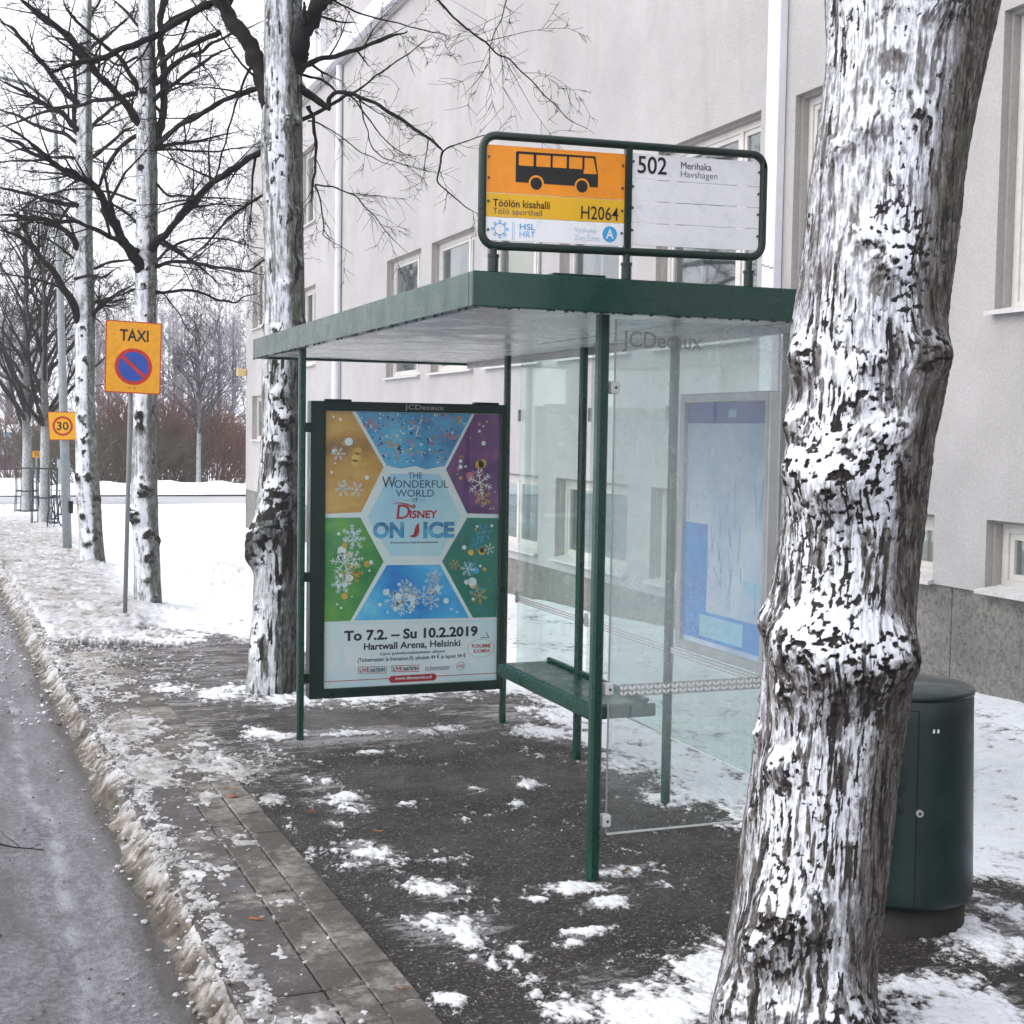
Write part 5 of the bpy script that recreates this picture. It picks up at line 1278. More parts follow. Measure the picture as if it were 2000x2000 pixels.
sheet('picture_field', PM['hex'], [[(590, 545), (880, 545), (1005, 795), (880, 1020), (590, 1020), (455, 795)]], 2)
# confetti, ribbons and plain colour swooshes (no figures)
rg = np.random.default_rng(15)
def inside(p, poly):
    c = False; j = len(poly) - 1
    for i in range(len(poly)):
        if (poly[i][1] > p[1]) != (poly[j][1] > p[1]) and p[0] < (poly[j][0] - poly[i][0]) * (p[1] - poly[i][1]) / (poly[j][1] - poly[i][1]) + poly[i][0]: c = not c
        j = i
    return c
conf = {'pink': [], 'gold': [], 'white': [], 'navy': []}
blue_poly = [(400, 195), (1065, 205), (910, 480), (570, 480)]
for i in range(260):
    x, y = rg.uniform(400, 1070), rg.uniform(195, 480)
    if not inside((x, y), blue_poly): continue
    s, a = rg.uniform(3, 9), rg.uniform(0, 3.14); c_, s_ = math.cos(a), math.sin(a)
    conf[['pink', 'gold', 'white', 'navy'][rg.integers(4)]].append([(x + s * (c_ * p - s_ * q * .6), y + s * (s_ * p + c_ * q * .6)) for p, q in ((-1, -1), (1, -1), (1, 1), (-1, 1))])
def ribbon(pts, w_):
    out = []
    for i in range(len(pts) - 1):
        (x0, y0), (x1, y1) = pts[i], pts[i + 1]; L = math.hypot(x1 - x0, y1 - y0) + 1e-6; nx, ny = -(y1 - y0) / L, (x1 - x0) / L
        w0, w1 = w_(i / (len(pts) - 1)), w_((i + 1) / (len(pts) - 1))
        out.append([(x0 + nx * w0, y0 + ny * w0), (x1 + nx * w1, y1 + ny * w1), (x1 - nx * w1, y1 - ny * w1), (x0 - nx * w0, y0 - ny * w0)])
    return out
def curl(cx, cy, dx, dy, amp, n=26, turns=1.5, ph=0):
    return [(cx + dx * t - dy * amp * math.sin(turns * 6.28 * t + ph), cy + dy * t + dx * amp * math.sin(turns * 6.28 * t + ph)) for t in np.linspace(0, 1, n)]
bell = lambda W: (lambda t: W * math.sin(math.pi * min(max(t, .02), .98)) + .8)
conf['pink'] += ribbon(curl(430, 250, 90, 10, .25), bell(6)) + ribbon(curl(880, 320, 130, 20, .12, turns=2), bell(6))
conf['gold'] += ribbon(curl(590, 360, 60, 70, .3), bell(5)) + ribbon(curl(985, 200, 20, 60, .2), bell(6))
conf['white'] += ribbon(curl(700, 260, 70, 60, .25), bell(4))
for k_, v_ in conf.items(): sheet('confetti', PM[k_], v_, 3)
def trails(mats, x, y, dx, dy, k, w_, seed, poly, lay=3):
    """loose bundle of thin curved light trails and dots inside one field"""
    r_ = np.random.default_rng(seed); out = {m_: [] for m_ in mats}
    for i in range(k):
        m_ = mats[r_.integers(len(mats))]; a = r_.normal(0, .22); c_, s_ = math.cos(a), math.sin(a)
        ex, ey = dx * c_ - dy * s_, dx * s_ + dy * c_; f = r_.uniform(.5, 1.0)
        q_ = ribbon(curl(x + r_.normal(0, 14), y + r_.normal(0, 14), ex * f, ey * f, r_.uniform(.06, .2) * r_.choice([-1, 1]), n=18, turns=r_.uniform(.4, .8)), bell(w_ * r_.uniform(.3, 1)))
        out[m_] += [p_ for p_ in q_ if all(inside(v_, poly) for v_ in p_)]
    for i in range(k * 3):
        m_ = mats[r_.integers(len(mats))]; px_, py_ = x + dx * r_.random() + r_.normal(0, 40), y + dy * r_.random() + r_.normal(0, 40); s_ = r_.uniform(2, 6)
        p_ = [(px_ + s_ * math.cos(6.283 * t / 6), py_ + s_ * math.sin(6.283 * t / 6)) for t in range(6)]
        if all(inside(v_, poly) for v_ in p_): out[m_].append(p_)
    for m_, ps in out.items():
        if ps: sheet('light_trails', PM[m_], ps, lay); lay += .4
def flakes(mats, seed, poly, k, size):
    """six-armed snow crystals and round light spots scattered in one field"""
    r_ = np.random.default_rng(seed); xs_ = [p[0] for p in poly]; ys_ = [p[1] for p in poly]; out = {m_: [] for m_ in mats}; n_ = 0; tries = 0
    while n_ < k and tries < 4000:
        tries += 1; cx, cy = r_.uniform(min(xs_), max(xs_)), r_.uniform(min(ys_), max(ys_)); R_ = size * r_.uniform(.25, 1) ** 1.5
        if not all(inside((cx + R_ * 1.1 * math.cos(t), cy + R_ * 1.1 * math.sin(t)), poly) for t in np.linspace(0, 6.28, 9)): continue
        n_ += 1; m_ = mats[r_.integers(len(mats))]
        if r_.random() < .45 and R_ > size * .35:
            a0 = r_.uniform(0, 1)
            for q_ in range(6):
                a = a0 + q_ * math.pi / 3; c_, s_ = math.cos(a), math.sin(a)
                out[m_] += ribbon([(cx, cy), (cx + R_ * c_, cy + R_ * s_)], lambda t: max(1.2, R_ * .035))
                for f in (.45, .7):
                    for sg_ in (-1, 1):
                        b_ = a + sg_ * .9; out[m_] += ribbon([(cx + R_ * f * c_, cy + R_ * f * s_), (cx + R_ * f * c_ + R_ * .26 * math.cos(b_), cy + R_ * f * s_ + R_ * .26 * math.sin(b_))], lambda t: max(1.0, R_ * .03))
        else:
            R2 = R_ * .32; out[m_].append([(cx + R2 * math.cos(6.283 * t / 14), cy + R2 * math.sin(6.283 * t / 14)) for t in range(14)])
    lay = 3
    for m_, ps in out.items():
        if ps: sheet('snow_crystals', PM[m_], ps, lay); lay += .4
flakes(['gold', 'gold', 'white'], 1, [(222, 190), (360, 190), (540, 500), (415, 755), (222, 765)], 30, 90)
flakes(['gold', 'pink', 'white'], 2, [(1100, 210), (1238, 210), (1230, 770), (1055, 765), (930, 520)], 30, 90)
flakes(['white', 'gold', 'bg'], 3, [(220, 805), (405, 805), (535, 1050), (345, 1385), (212, 1385)], 30, 90)
flakes(['blue', 'low', 'gold', 'white'], 4, [(1055, 815), (1230, 815), (1218, 1375), (1085, 1375), (905, 1055)], 30, 90)
flakes(['white', 'white', 'bg'], 5, [(575, 1082), (872, 1082), (1040, 1376), (395, 1384)], 40, 110)
def ptext(body, m, x0, y0, x1, y1, bold=.0, slant=0.0, lay=5):
    a = pc(x0, y1); b = pc(x1, y0); a0 = pc(x0, y0); b1 = pc(x1, y1)
    return lettering(body, PM[m], poster, (0, YF - .0006 * lay, 0), (1, 0, 0), (0, 0, 1), (a[0], (a[1] + b1[1]) / 2, b[0], (a0[1] + b[1]) / 2), bold, slant)
ptext('THE', 'navy', 692, 538, 776, 572, 0)
ptext('W', 'navy', 540, 560, 620, 626, 0); ptext('ONDERFUL', 'navy', 612, 582, 932, 626, 0)
ptext('WORLD', 'navy', 620, 636, 845, 678, 0)
ptext('\u2014 OF \u2014', 'navy', 668, 685, 795, 706, 0)
ptext('D', 'red', 622, 722, 700, 806, .01, .10); ptext('ISNEY', 'red', 700, 756, 864, 802, .03, .06)
sheet('flourish', PM['red'], ribbon([(604, 716), (640, 712), (690, 722), (722, 742), (735, 732), (722, 724), (706, 735)], bell(4)), 5)
ptext('ON', 'ice', 484, 822, 668, 918, .05); ptext('ICE', 'ice', 780, 822, 968, 918, .05)
sheet('skate_swirl', PM['red'], ribbon(curl(700, 905, 70, -60, .2, turns=.8), bell(14)), 5)
ptext('Produced by Feld Entertainment', 'navy', 587, 936, 872, 950, .02)
sheet('text_panel', PM['bg'], [[(203, 1412), (1225, 1402), (1222, 1749), (198, 1789)]], 2)
sheet('panel_glow', PM['white'], [[(300, 1420), (1130, 1410), (1100, 1650), (330, 1665)]], 2.5)
ptext('To 7.2. \u2013 Su 10.2.2019', 'dark', 318, 1442, 1108, 1504, .035)
ptext('Hartwall Arena, Helsinki', 'dark', 430, 1518, 1002, 1566, .025)
ptext('Liput palvelumaksuineen alkaen', 'navy', 525, 1574, 908, 1598, .015)
ptext('(Ticketmaster ja livenation.fi): aikuiset 44 \u20ac ja lapset 34 \u20ac', 'navy', 395, 1602, 1035, 1634, .015)
def frame_rect(x0, y0, x1, y1, w_):
    return [[(x0, y0), (x1, y0), (x1, y0 + w_), (x0, y0 + w_)], [(x0, y1 - w_), (x1, y1 - w_), (x1, y1), (x0, y1)], [(x0, y0), (x0 + w_, y0), (x0 + w_, y1), (x0, y1)], [(x1 - w_, y0), (x1, y0), (x1, y1), (x1 - w_, y1)]]
sheet('logo_box', PM['red'], frame_rect(397, 1664, 561, 1704, 3) + frame_rect(592, 1658, 755, 1697, 3), 4)
for x0 in (406, 601):
    dy = -6 if x0 > 500 else 0
    ptext('L!VE', 'red', x0, 1673 + dy, x0 + 54, 1696 + dy, .03); ptext('NATION', 'dark', x0 + 60, 1673 + dy, x0 + 146, 1696 + dy, .03)
ptext('ticketmaster', 'navy', 786, 1660, 936, 1690, .0, .2)
q = MB(); cx, cz = pc(1002, 1667); disc(q, (0, YF - .0024, 0), (1, 0, 0), (0, 0, 1), (cx, cz), .0285, 32, .026); q.build('logo_ring', PM['red'], poster)
ptext('mtv', 'red', 984, 1658, 1022, 1678, .0, .15)
sheet('red_rule', PM['red'], [[(199, 1748), (578, 1733), (578, 1737), (199, 1752)], [(858, 1723), (1222, 1709), (1222, 1713), (858, 1727)]], 4)
pill = [(592, 1721), (845, 1709), (856, 1718), (858, 1732), (852, 1744), (842, 1750), (592, 1761), (580, 1754), (576, 1740), (580, 1728)]
sheet('address_pill', PM['red'], [pill], 4)
ptext('www.disneyonice.fi', 'white', 610, 1722, 828, 1746, .02, lay=6)
q = MB(); cx, cz = pc(1128, 1564); O_ = Vector((cx, YF - .0024, cz))
for k in range(40):
    a0, a1 = 6.283 * k / 40, 6.283 * (k + 1) / 40; P_ = lambda r_, a: O_ + Vector((.094 * r_ * math.cos(a), 0, .062 * r_ * math.sin(a)))
    q.poly([P_(.975, a0), P_(1, a0), P_(1, a1), P_(.975, a1)])
q.build('speech_bubble', PM['red'], poster)
q = MB(); q.poly([O_ + Vector((.090 * math.cos(6.283 * k / 40), .0003, .059 * math.sin(6.283 * k / 40))) for k in range(40)]); q.build('speech_bubble', PM['white'], poster)
sheet('bubble_tail', PM['dark'], ribbon([(1130, 1512), (1133, 1500), (1178, 1502), (1170, 1490), (1160, 1468)], lambda t: 2.0), 4)
ptext('PUHUMME', 'red', 1072, 1538, 1190, 1562, .02); ptext('SUOMEA!', 'red', 1080, 1568, 1186, 1590, .02)
cpart(MB().box((IL + .001, YF - .014, IB + .001), (IR - .001, YF - .010, IT - .001)).build('cover_glass', M['poster_pane']))
cx0, cx1 = IL + (668 - 218) / 1030 * (IR - IL), IL + (900 - 218) / 1030 * (IR - IL)
o = lettering('JCDecaux', M['grey_print'], None, (0, d0 - .0008, 0), (1, 0, 0), (0, 0, 1), (cx0, IT + .008, cx1, IT + .049), .006); cpart(o)

# ---- route and stop sign on the roof
YSg = 5.13
sg = empty('bus_stop_sign', (2.42, YSg, 2.57), label='green framed bus stop sign with orange bus panel standing on the shelter roof', cat='sign')
GP = Matrix.Translation((-2.42, -YSg, -2.57))
def gpart(o):
    o.parent = sg; o.matrix_parent_inverse = GP; return o
TILT = .020
def sgp(x, z): return (x, YSg, z + TILT * (x - 1.79))
m = MB(); X0, X1, Z0, Z1_ = 1.795, 3.045, 2.668, 3.093; rc = .055
loop = []
for (cx, cz, a0) in ((X1 - rc, Z1_ - rc, 0), (X0 + rc, Z1_ - rc, 90), (X0 + rc, Z0 + rc, 180), (X1 - rc, Z0 + rc, 270)):
    for k in range(7):
        a = math.radians(a0 + 15 * k); loop.append((cx + rc * math.cos(a), cz + rc * math.sin(a)))
loop.append(loop[0]); loop.append(loop[1])
m.tube([sgp(x, z) for x, z in loop], .0165, 10, caps=False, ref=(0, 1, 0)); gpart(m.build('frame_tube', M['green_dark'], smooth=True))
gpart(MB().box((2.4055, YSg - .012, Z0 + .02), (2.4315, YSg + .014, Z1_ + .004)).build('centre_bar', M['green_dark']))
for x in (1.845, 2.4185, 2.985):
    m = MB(); z0 = 2.569
    m.tube([(x, YSg, z0), (x, YSg, z0 + .055)], .0205, 12); m.tube([(x, YSg, z0 + .0555), (x, YSg, z0 + .066)], .024, 12); m.tube([(x, YSg, z0 + .0665), (x, YSg, sgp(x, Z0)[2] - .010)], .014, 12)
    gpart(m.build('mount', M['green_dark'], smooth=False))
def plate(x0, x1, zt, zb, mt):
    m = MB(); a, b = sgp(x0, zb), sgp(x1, zb); c, d = sgp(x1, zt), sgp(x0, zt)
    m.prism([a, b, c, d], (0, .006, 0)); o = m.build('sign_panel', mt); return gpart(o)
def ptx(p, body, mt, x0, zt, x1, zb, bold=0.0, slant=0.0):
    return lettering(body, mt, p, (0, YSg - .0016, 0), (1, 0, TILT), (0, 0, 1), (x0, zb - TILT * 1.79, x1, zt - TILT * 1.79), bold, slant)
# left column measured on the zoomed photograph: x 150..945, rows at 183/458/598/735
LX0, LX1 = 1.813, 2.404
LZ = lambda v: 3.057 - v * (3.057 - 2.690)          # v 0..1 from top to bottom of the left column
p1 = plate(LX0, LX1, LZ(0), LZ(.497), M['sign_orange'])
p2 = plate(LX0, LX1, LZ(.503), LZ(.752), M['sign_yellow'])
p3 = plate(LX0, LX1, LZ(.758), LZ(1), M['sign_white'])
def lx(X): return LX0 + (X - 150) / 795 * (LX1 - LX0)
def lv(X, Y): return LZ((Y - (183 + (X - 150) * .069)) / (551 - (X - 150) * .035)) - TILT * 1.79
O_, XX_, ZZ_ = (0, YSg - .0014, 0), (1, 0, TILT), (0, 0, 1)
q = MB()
P = lambda X, Y: (lx(X), lv(X, Y))
body = [(318, 222), (760, 250), (772, 258), (785, 345), (785, 428), (735, 425), (655, 418), (465, 408), (385, 403), (312, 398), (311, 232)]
top_b = [(311, 305), (785, 352)]
flat(q, O_, XX_, ZZ_, [P(311, 303), P(700, 325), P(700, 350), P(785, 353), P(785, 428), P(312, 399)][::-1])
flat(q, O_, XX_, ZZ_, [P(311, 228), P(318, 222), P(764, 251), P(768, 262), P(311, 236)][::-1])
for (a, b) in ((311, 327), (411, 426), (508, 520), (601, 615), (692, 704)):
    flat(q, O_, XX_, ZZ_, [P(a, 230 + (a - 311) * .06), P(b, 230 + (b - 311) * .06), P(b, 306 + (b - 311) * .055), P(a, 306 + (a - 311) * .055)][::-1])
flat(q, O_, XX_, ZZ_, [P(754, 250), P(768, 254), P(785, 356), P(778, 354)][::-1])
q.build('bus_pictogram', M['black'], p1)
O2 = (0, YSg - .0022, 0)
for cx in (428, 692):
    q = MB(); q2 = MB()
    cy = 408 if cx == 428 else 423; c = P(cx, cy); rr_ = (lx(460) - lx(427))
    disc(q, (0, YSg - .0018, 0), XX_, ZZ_, c, rr_ * 1.32); disc(q2, O2, XX_, ZZ_, c, rr_)
    q.build('wheel_arch', M['sign_orange'], p1); q2.build('pictogram_wheel', M['black'], p1)
ptx(p2, 'T\u00f6\u00f6l\u00f6n kisahalli', M['black'], lx(186), LZ(.565), lx(508), LZ(.645), .010)
ptx(p2, 'T\u00f6l\u00f6 sporthall', M['grey_dark_print'], lx(186), LZ(.660), lx(464), LZ(.742), -.002)
ptx(p2, 'H2064', M['black'], lx(690), LZ(.585), lx(910), LZ(.730), .004)
c0 = (lx(227), LZ(.88) - TILT * 1.79 + .0)
q = MB(); R_ = .0235; disc(q, O_, XX_, ZZ_, c0, R_, 32, R_ * .88)
for k in range(8):
    a = 6.283 * k / 8; cc = (c0[0] + math.cos(a) * R_ * 1.28, c0[1] + math.sin(a) * R_ * 1.28); disc(q, O_, XX_, ZZ_, cc, R_ * .26, 12, R_ * .15)
for x in (297, 306):
    flat(q, O_, XX_, ZZ_, [(lx(x), LZ(.99) - TILT * 1.79), (lx(x + 2), LZ(.99) - TILT * 1.79), (lx(x + 2), LZ(.80) - TILT * 1.79), (lx(x), LZ(.80) - TILT * 1.79)])
q.build('emblem', M['hsl_blue'], p3)
ptx(p3, 'HSL', M['hsl_blue'], lx(338), LZ(.812), lx(427), LZ(.876), .012)
ptx(p3, 'HRT', M['hsl_blue'], lx(338), LZ(.892), lx(427), LZ(.955), -.008)
ptx(p3, 'Vy\u00f6hyke', M['pale_blue_print'], lx(654), LZ(.825), lx(780), LZ(.890), .003)
ptx(p3, 'Zon/Zone', M['pale_blue_print'], lx(654), LZ(.900), lx(800), LZ(.960), -.002)
q = MB(); ca = (lx(861), LZ(.880) - TILT * 1.79); disc(q, O_, XX_, ZZ_, ca, .032, 40); q.build('zone_disc', M['hsl_blue'], p3)
ptx(p3, 'A', M['white_print'], lx(838), LZ(.825), lx(884), LZ(.930), .02).location = (0, -.0006, 0)
RX = (2.435, 3.027); rows = [(3.063, 2.963), (2.959, 2.876), (2.872, 2.788), (2.784, 2.696)]
prs = [plate(RX[0], RX[1], a, b, M['sign_white']) for a, b in rows]
rx = lambda X: RX[0] + (X - 983) / 732 * (RX[1] - RX[0])
ptx(prs[0], '502', M['black'], rx(1014), 3.055, rx(1176), 2.984, .012)
ptx(prs[0], 'Merihaka', M['black'], rx(1256), 3.042, rx(1430), 3.013, .0)
ptx(prs[0], 'Havshagen', M['grey_dark_print'], rx(1256), 3.006, rx(1465), 2.972, -.008)
for (x, zs) in ((LX0 + .008, (3.01, 2.93, 2.84, 2.73)), (LX1 - .010, (3.01, 2.92, 2.83, 2.74)), (RX[0] + .005, (3.03, 2.93, 2.845, 2.755)), (RX[1] - .006, (3.02, 2.93, 2.845, 2.755))):
    for z in zs:
        m = MB(); a = sgp(x, z); m.tube([(a[0], a[1] - .0005, a[2]), (a[0], a[1] - .004, a[2])], .0055, 8); gpart(m.build('bolt', M['screw']))

# ---- information board on the back glass
ib = empty('information_board', (3.29, 5.83, 1.5), label='framed route map board with blue header seen through the misted glass', cat='board')
IP = Matrix.Translation((-3.29, -5.83, -1.5))
def ipart(o): o.parent = ib; o.matrix_parent_inverse = IP; return o
m = MB(); y0, y1, z0, z1 = 5.40, 6.27, .862, 2.146
for a, b in (((3.27, y0, z0), (3.32, y0 + .045, z1)), ((3.27, y1 - .045, z0), (3.32, y1, z1)), ((3.27, y0 + .0455, z0), (3.32, y1 - .0455, z0 + .045)), ((3.27, y0 + .0455, z1 - .045), (3.32, y1 - .0455, z1))): m.box(a, b, .004)
ipart(m.build('board_frame', M['alu']))
mp_white = soft('map_paper', [(.35, (.26, .40, .58)), (.65, (.55, .66, .80))], 2.0); mp_blue = soft('map_blue', [(.35, (.01, .16, .55)), (.65, (.03, .32, .78))], 4.0)
mp_head = soft('map_header', [(.3, (.005, .035, .26)), (.7, (.01, .06, .36))], 4.0); mp_cy = soft('map_inset', [(.3, (.20, .50, .70)), (.7, (.35, .64, .80))], 6.0)
sheet_ = ipart(MB().box((3.295, y0 + .04, z0 + .04), (3.30, y1 - .04, z1 - .04)).build('map_sheet', mp_white))
def msheet(nm, mt, a, b, c, d, lay=1):
    """fractions: a,b from the left (far) edge, c,d from the top"""
    ya, yb_ = y1 - .045 - a * .78, y1 - .045 - b * .78; za, zb_ = z1 - .045 - c * 1.194, z1 - .045 - d * 1.194; x = 3.295 - .0008 * lay
    return MB().poly([(x, ya, za), (x, ya, zb_), (x, yb_, zb_), (x, yb_, za)]).build(nm, mt, sheet_)
msheet('map_header', mp_head, 0, 1, 0, .085); msheet('map_emblem', mp_cy, .53, .62, .03, .06, 2)
msheet('map_water', mp_blue, 0, .30, .50, .98); msheet('map_water', mp_blue, .30, 1, .86, .98); msheet('map_inset', mp_cy, .22, .76, .875, .965, 2); msheet('map_inset', mp_cy, .74, .97, .70, .76, 2)
rg = np.random.default_rng(9); q = MB()
for i in range(26):
    a, c = rg.uniform(.02, .98), rg.uniform(.12, .80)
    pts = [(3.2935, y1 - .045 - (a + rg.normal(0, .05) * t) * .78, z1 - .045 - (c + t * rg.uniform(-.1, .2)) * 1.194) for t in (0, .5, 1)]
    pts = [(p[0], min(max(p[1], y0 + .05), y1 - .05), min(max(p[2], z0 + .05), z1 - .15)) for p in pts]
    q.tube(pts, .0012, 3)
q.build('map_lines', mp_blue, sheet_)

# ================================================================== LITTER BIN / CABINET
cr_ = .292
dR = ray(1900, 1760); hr = np.array([dR[1], -dR[0], 0]); hr /= np.linalg.norm(hr)
pe = at_z(1900, 1757, .10); bc = pe - hr * (cr_ + .0)
bin_ = empty('cabinet', (float(bc[0]), float(bc[1]), float(G(bc[0], bc[1]))), label='round dark green metal cabinet with a round lock, right of the big trunk', cat='cabinet')
def lathe(prof, n=72):
    m = MB(); vs_ = []; fs_ = []
    for (r_, z) in prof:
        for k in range(n): a = 2 * math.pi * k / n; vs_.append((r_ * math.cos(a), r_ * math.sin(a), z))
    for i in range(len(prof) - 1):
        for k in range(n): fs_.append((i * n + k, i * n + (k + 1) % n, (i + 1) * n + (k + 1) % n, (i + 1) * n + k))
    if prof[-1][0] > 1e-4: fs_.append(tuple(range((len(prof) - 1) * n, len(prof) * n)))
    return m.add(vs_, fs_)
HB = .955
prof = [(.270, .115), (.290, .118), (.292, .135)] + [(.292 - .022 * t, .135 + (HB - .165) * t) for t in np.linspace(.05, 1, 12)] + [(.268, HB - .026)]
o = lathe(prof).build('shell', M['bin_green'], bin_, smooth=True)
lathe([(.268, HB - .0255), (.2735, HB - .022), (.2745, HB - .006), (.268, HB), (.20, HB + .006), (.10, HB + .010), (.0005, HB + .012)]).build('lid', M['bin_green'], bin_, smooth=True)
lathe([(.262, -.06), (.264, .1145), (.2, .1146)]).build('foot', paint('rusty_foot', (.012, .010, .009), .7, .4, 9), bin_, smooth=True)
ac = math.atan2(-bc[1], -bc[0])
def arcstrip(a, z0, z1, w_, dr=.0008):
    q = MB(); pts = []
    for s in (-1, 1):
        for z in (z0, z1):
            r_ = .292 - .022 * (z - .135) / (HB - .165) + dr; t = a + s * w_ / r_ / 2; pts.append((r_ * math.cos(t), r_ * math.sin(t), z))
    return [pts[0], pts[1], pts[3], pts[2]]
q = MB(); aa = ac + .22; q.poly(arcstrip(aa, .14, HB - .06, .006)); q.poly(arcstrip(aa - 1.2, .14, HB - .06, .006))
for k in range(24):
    t0 = aa - 1.2 * k / 24; t1 = aa - 1.2 * (k + 1) / 24; r_ = .2715
    q.poly([(r_ * math.cos(t0), r_ * math.sin(t0), HB - .058), (r_ * math.cos(t1), r_ * math.sin(t1), HB - .058), (r_ * math.cos(t1), r_ * math.sin(t1), HB - .062), (r_ * math.cos(t0), r_ * math.sin(t0), HB - .062)])
q.build('door_gap', M['seam'], bin_)
r_ = .285; al = ac + .26; q = MB(); e = Vector((math.cos(al), math.sin(al), 0)); c0_ = e * r_ + Vector((0, 0, .50))
q.tube([c0_ - e * .01, c0_ + e * .006], .014, 20); lk = q.build('lock', M['alu'], bin_)
q = MB(); q.tube([c0_ + e * .0061, c0_ + e * .0075], .007, 12); q.build('keyhole', M['screw'], lk)
r_ = .277; al = ac + .46; e = Vector((math.cos(al), math.sin(al), 0)); tt_ = Vector((-math.sin(al), math.cos(al), 0)); q = MB()
for s in (-.012, .006): q.poly([e * r_ + tt_ * s + Vector((0, 0, .81)), e * r_ + tt_ * (s + .009) + Vector((0, 0, .812)), e * r_ + tt_ * (s + .009) + Vector((0, 0, .827)), e * r_ + tt_ * s + Vector((0, 0, .825))])
q.build('sticker', M['white_print'], bin_)
# faint scratched scribble on the left part of the door
rg = np.random.default_rng(2); q = MB()
for (a_, z_) in ((-.05, .66), (-.02, .58), (-.04, .50), (-.10, .42)):
    P_ = []
    for k in range(7):
        r_ = .2875 - .022 * (z_ - .135) / (HB - .165) + .0062; a2 = ac + a_ + rg.uniform(-.10, .10); zz_ = z_ + rg.uniform(-.035, .035); P_.append((r_ * math.cos(a2), r_ * math.sin(a2), zz_))
    q.tube(P_, .0016, 4)
q.build('scribble', M['seam'], bin_)

# ================================================================== ROAD SIGNS, POLE, METER, BICYCLE
def sign_plate(corners, Y, border_m, face_m, name, label, pole_pts=None, pole_r=.03, bw=.03):
    """corners TL,TR,BR,BL in picture px on the plane y=Y"""
    c = [Vector(at_y(x, y, Y)) for x, y in corners]; return c
bt = on_ground(243, 1217); Yt = float(bt[1])
ts = empty('taxi_sign', bt, label='orange TAXI no-parking sign with red border on a leaning grey post', cat='road sign')
TPm = Matrix.Translation(-Vector(bt))
def tpart(o, p, mtx): o.parent = p; o.matrix_parent_inverse = mtx; return o
Ys = Yt - .06
c = [Vector(at_y(x, y, Ys)) for x, y in ((207.5, 625), (316, 631), (313.5, 772), (203.5, 764.5))]
def quadframe(c):
    X = ((c[1] - c[0]) + (c[2] - c[3])) / 2; Yv = ((c[0] - c[3]) + (c[1] - c[2])) / 2; O = (c[0] + c[1] + c[2] + c[3]) / 4 - X / 2 - Yv / 2
    return O, X, Yv
O, X, Yv = quadframe(c); W_, H_ = X.length, Yv.length; Xn, Yn = X.normalized(), Yv.normalized(); Nn = Vector((0, -1, 0))
def rrect(x0, y0, x1, y1, r, k=4):
    pts = []
    for (cx, cy, a0) in ((x1 - r, y1 - r, 0), (x0 + r, y1 - r, 90), (x0 + r, y0 + r, 180), (x1 - r, y0 + r, 270)):
        for i in range(k + 1): a = math.radians(a0 + 90 * i / k); pts.append((cx + r * math.cos(a), cy + r * math.sin(a)))
    return pts
def plate3(O, Xn, Yn, pts, off, d): return MB().prism([O + Xn * p[0] + Yn * p[1] + Nn * off for p in pts], -Nn * d)
pl = tpart(plate3(O, Xn, Yn, rrect(0, 0, W_, H_, .02), 0, .022).build('sign_plate', M['sign_red']), ts, TPm)
b_ = .012
plate3(O, Xn, Yn, rrect(b_, b_, W_ - b_, H_ - b_, .014), .0012, .001).build('sign_face', M['road_orange'], pl)
lettering('TAXI', M['black'], pl, O + Nn * .003, Xn, Yn, (W_ * .25, H_ * (1 - .275), W_ * .765, H_ * (1 - .115)), .02)
q = MB(); cc = (W_ * .505, H_ * .372); disc(q, O + Nn * .003, Xn, Yn, cc, W_ * .335); q.build('prohibition_ring', M['sign_red'], pl)
q = MB(); disc(q, O + Nn * .004, Xn, Yn, cc, W_ * .272); q.build('ring_centre', M['sign_blue'], pl)
q = MB(); d_ = W_ * .272; a = math.radians(-42); u_ = Vector((math.cos(a), math.sin(a))); v_ = Vector((-u_.y, u_.x)); h_ = W_ * .033
flat(q, O + Nn * .005, Xn, Yn, [(cc[0] + u_.x * s * d_ + v_.x * t * h_, cc[1] + u_.y * s * d_ + v_.y * t * h_) for s, t in ((-1, -1), (1, -1), (1, 1), (-1, 1))]); q.build('diagonal_bar', M['sign_red'], pl)
for fx in (.44, .535):
    q = MB(); p_ = O + Xn * (W_ * fx) + Yn * (H_ * .075); q.tube([p_ + Nn * .001, p_ + Nn * .008], .008, 8); q.build('bolt', M['screw'], pl)
for fx in (.48, .62):
    q = MB(); p_ = O + Xn * (W_ * fx) + Yn * (H_ * .895); q.tube([p_ + Nn * .001, p_ + Nn * .006], .006, 8); q.build('bolt', M['screw'], pl)
pt = Vector(at_y(258, 640, Yt))
tpart(MB().tube([Vector(bt) - Vector((0, 0, .15)), pt], .0235, 12).build('sign_post', M['galv_dark'], smooth=True), ts, TPm)
for fz in (.15, .88):
    pz = O + Xn * (W_ * .49) + Yn * (H_ * fz); tpart(MB().box((pz.x - .05, Ys + .0225, pz.z - .015), (pz.x + .05, Ys + .05, pz.z + .015)).build('clamp', M['galv_dark']), ts, TPm)

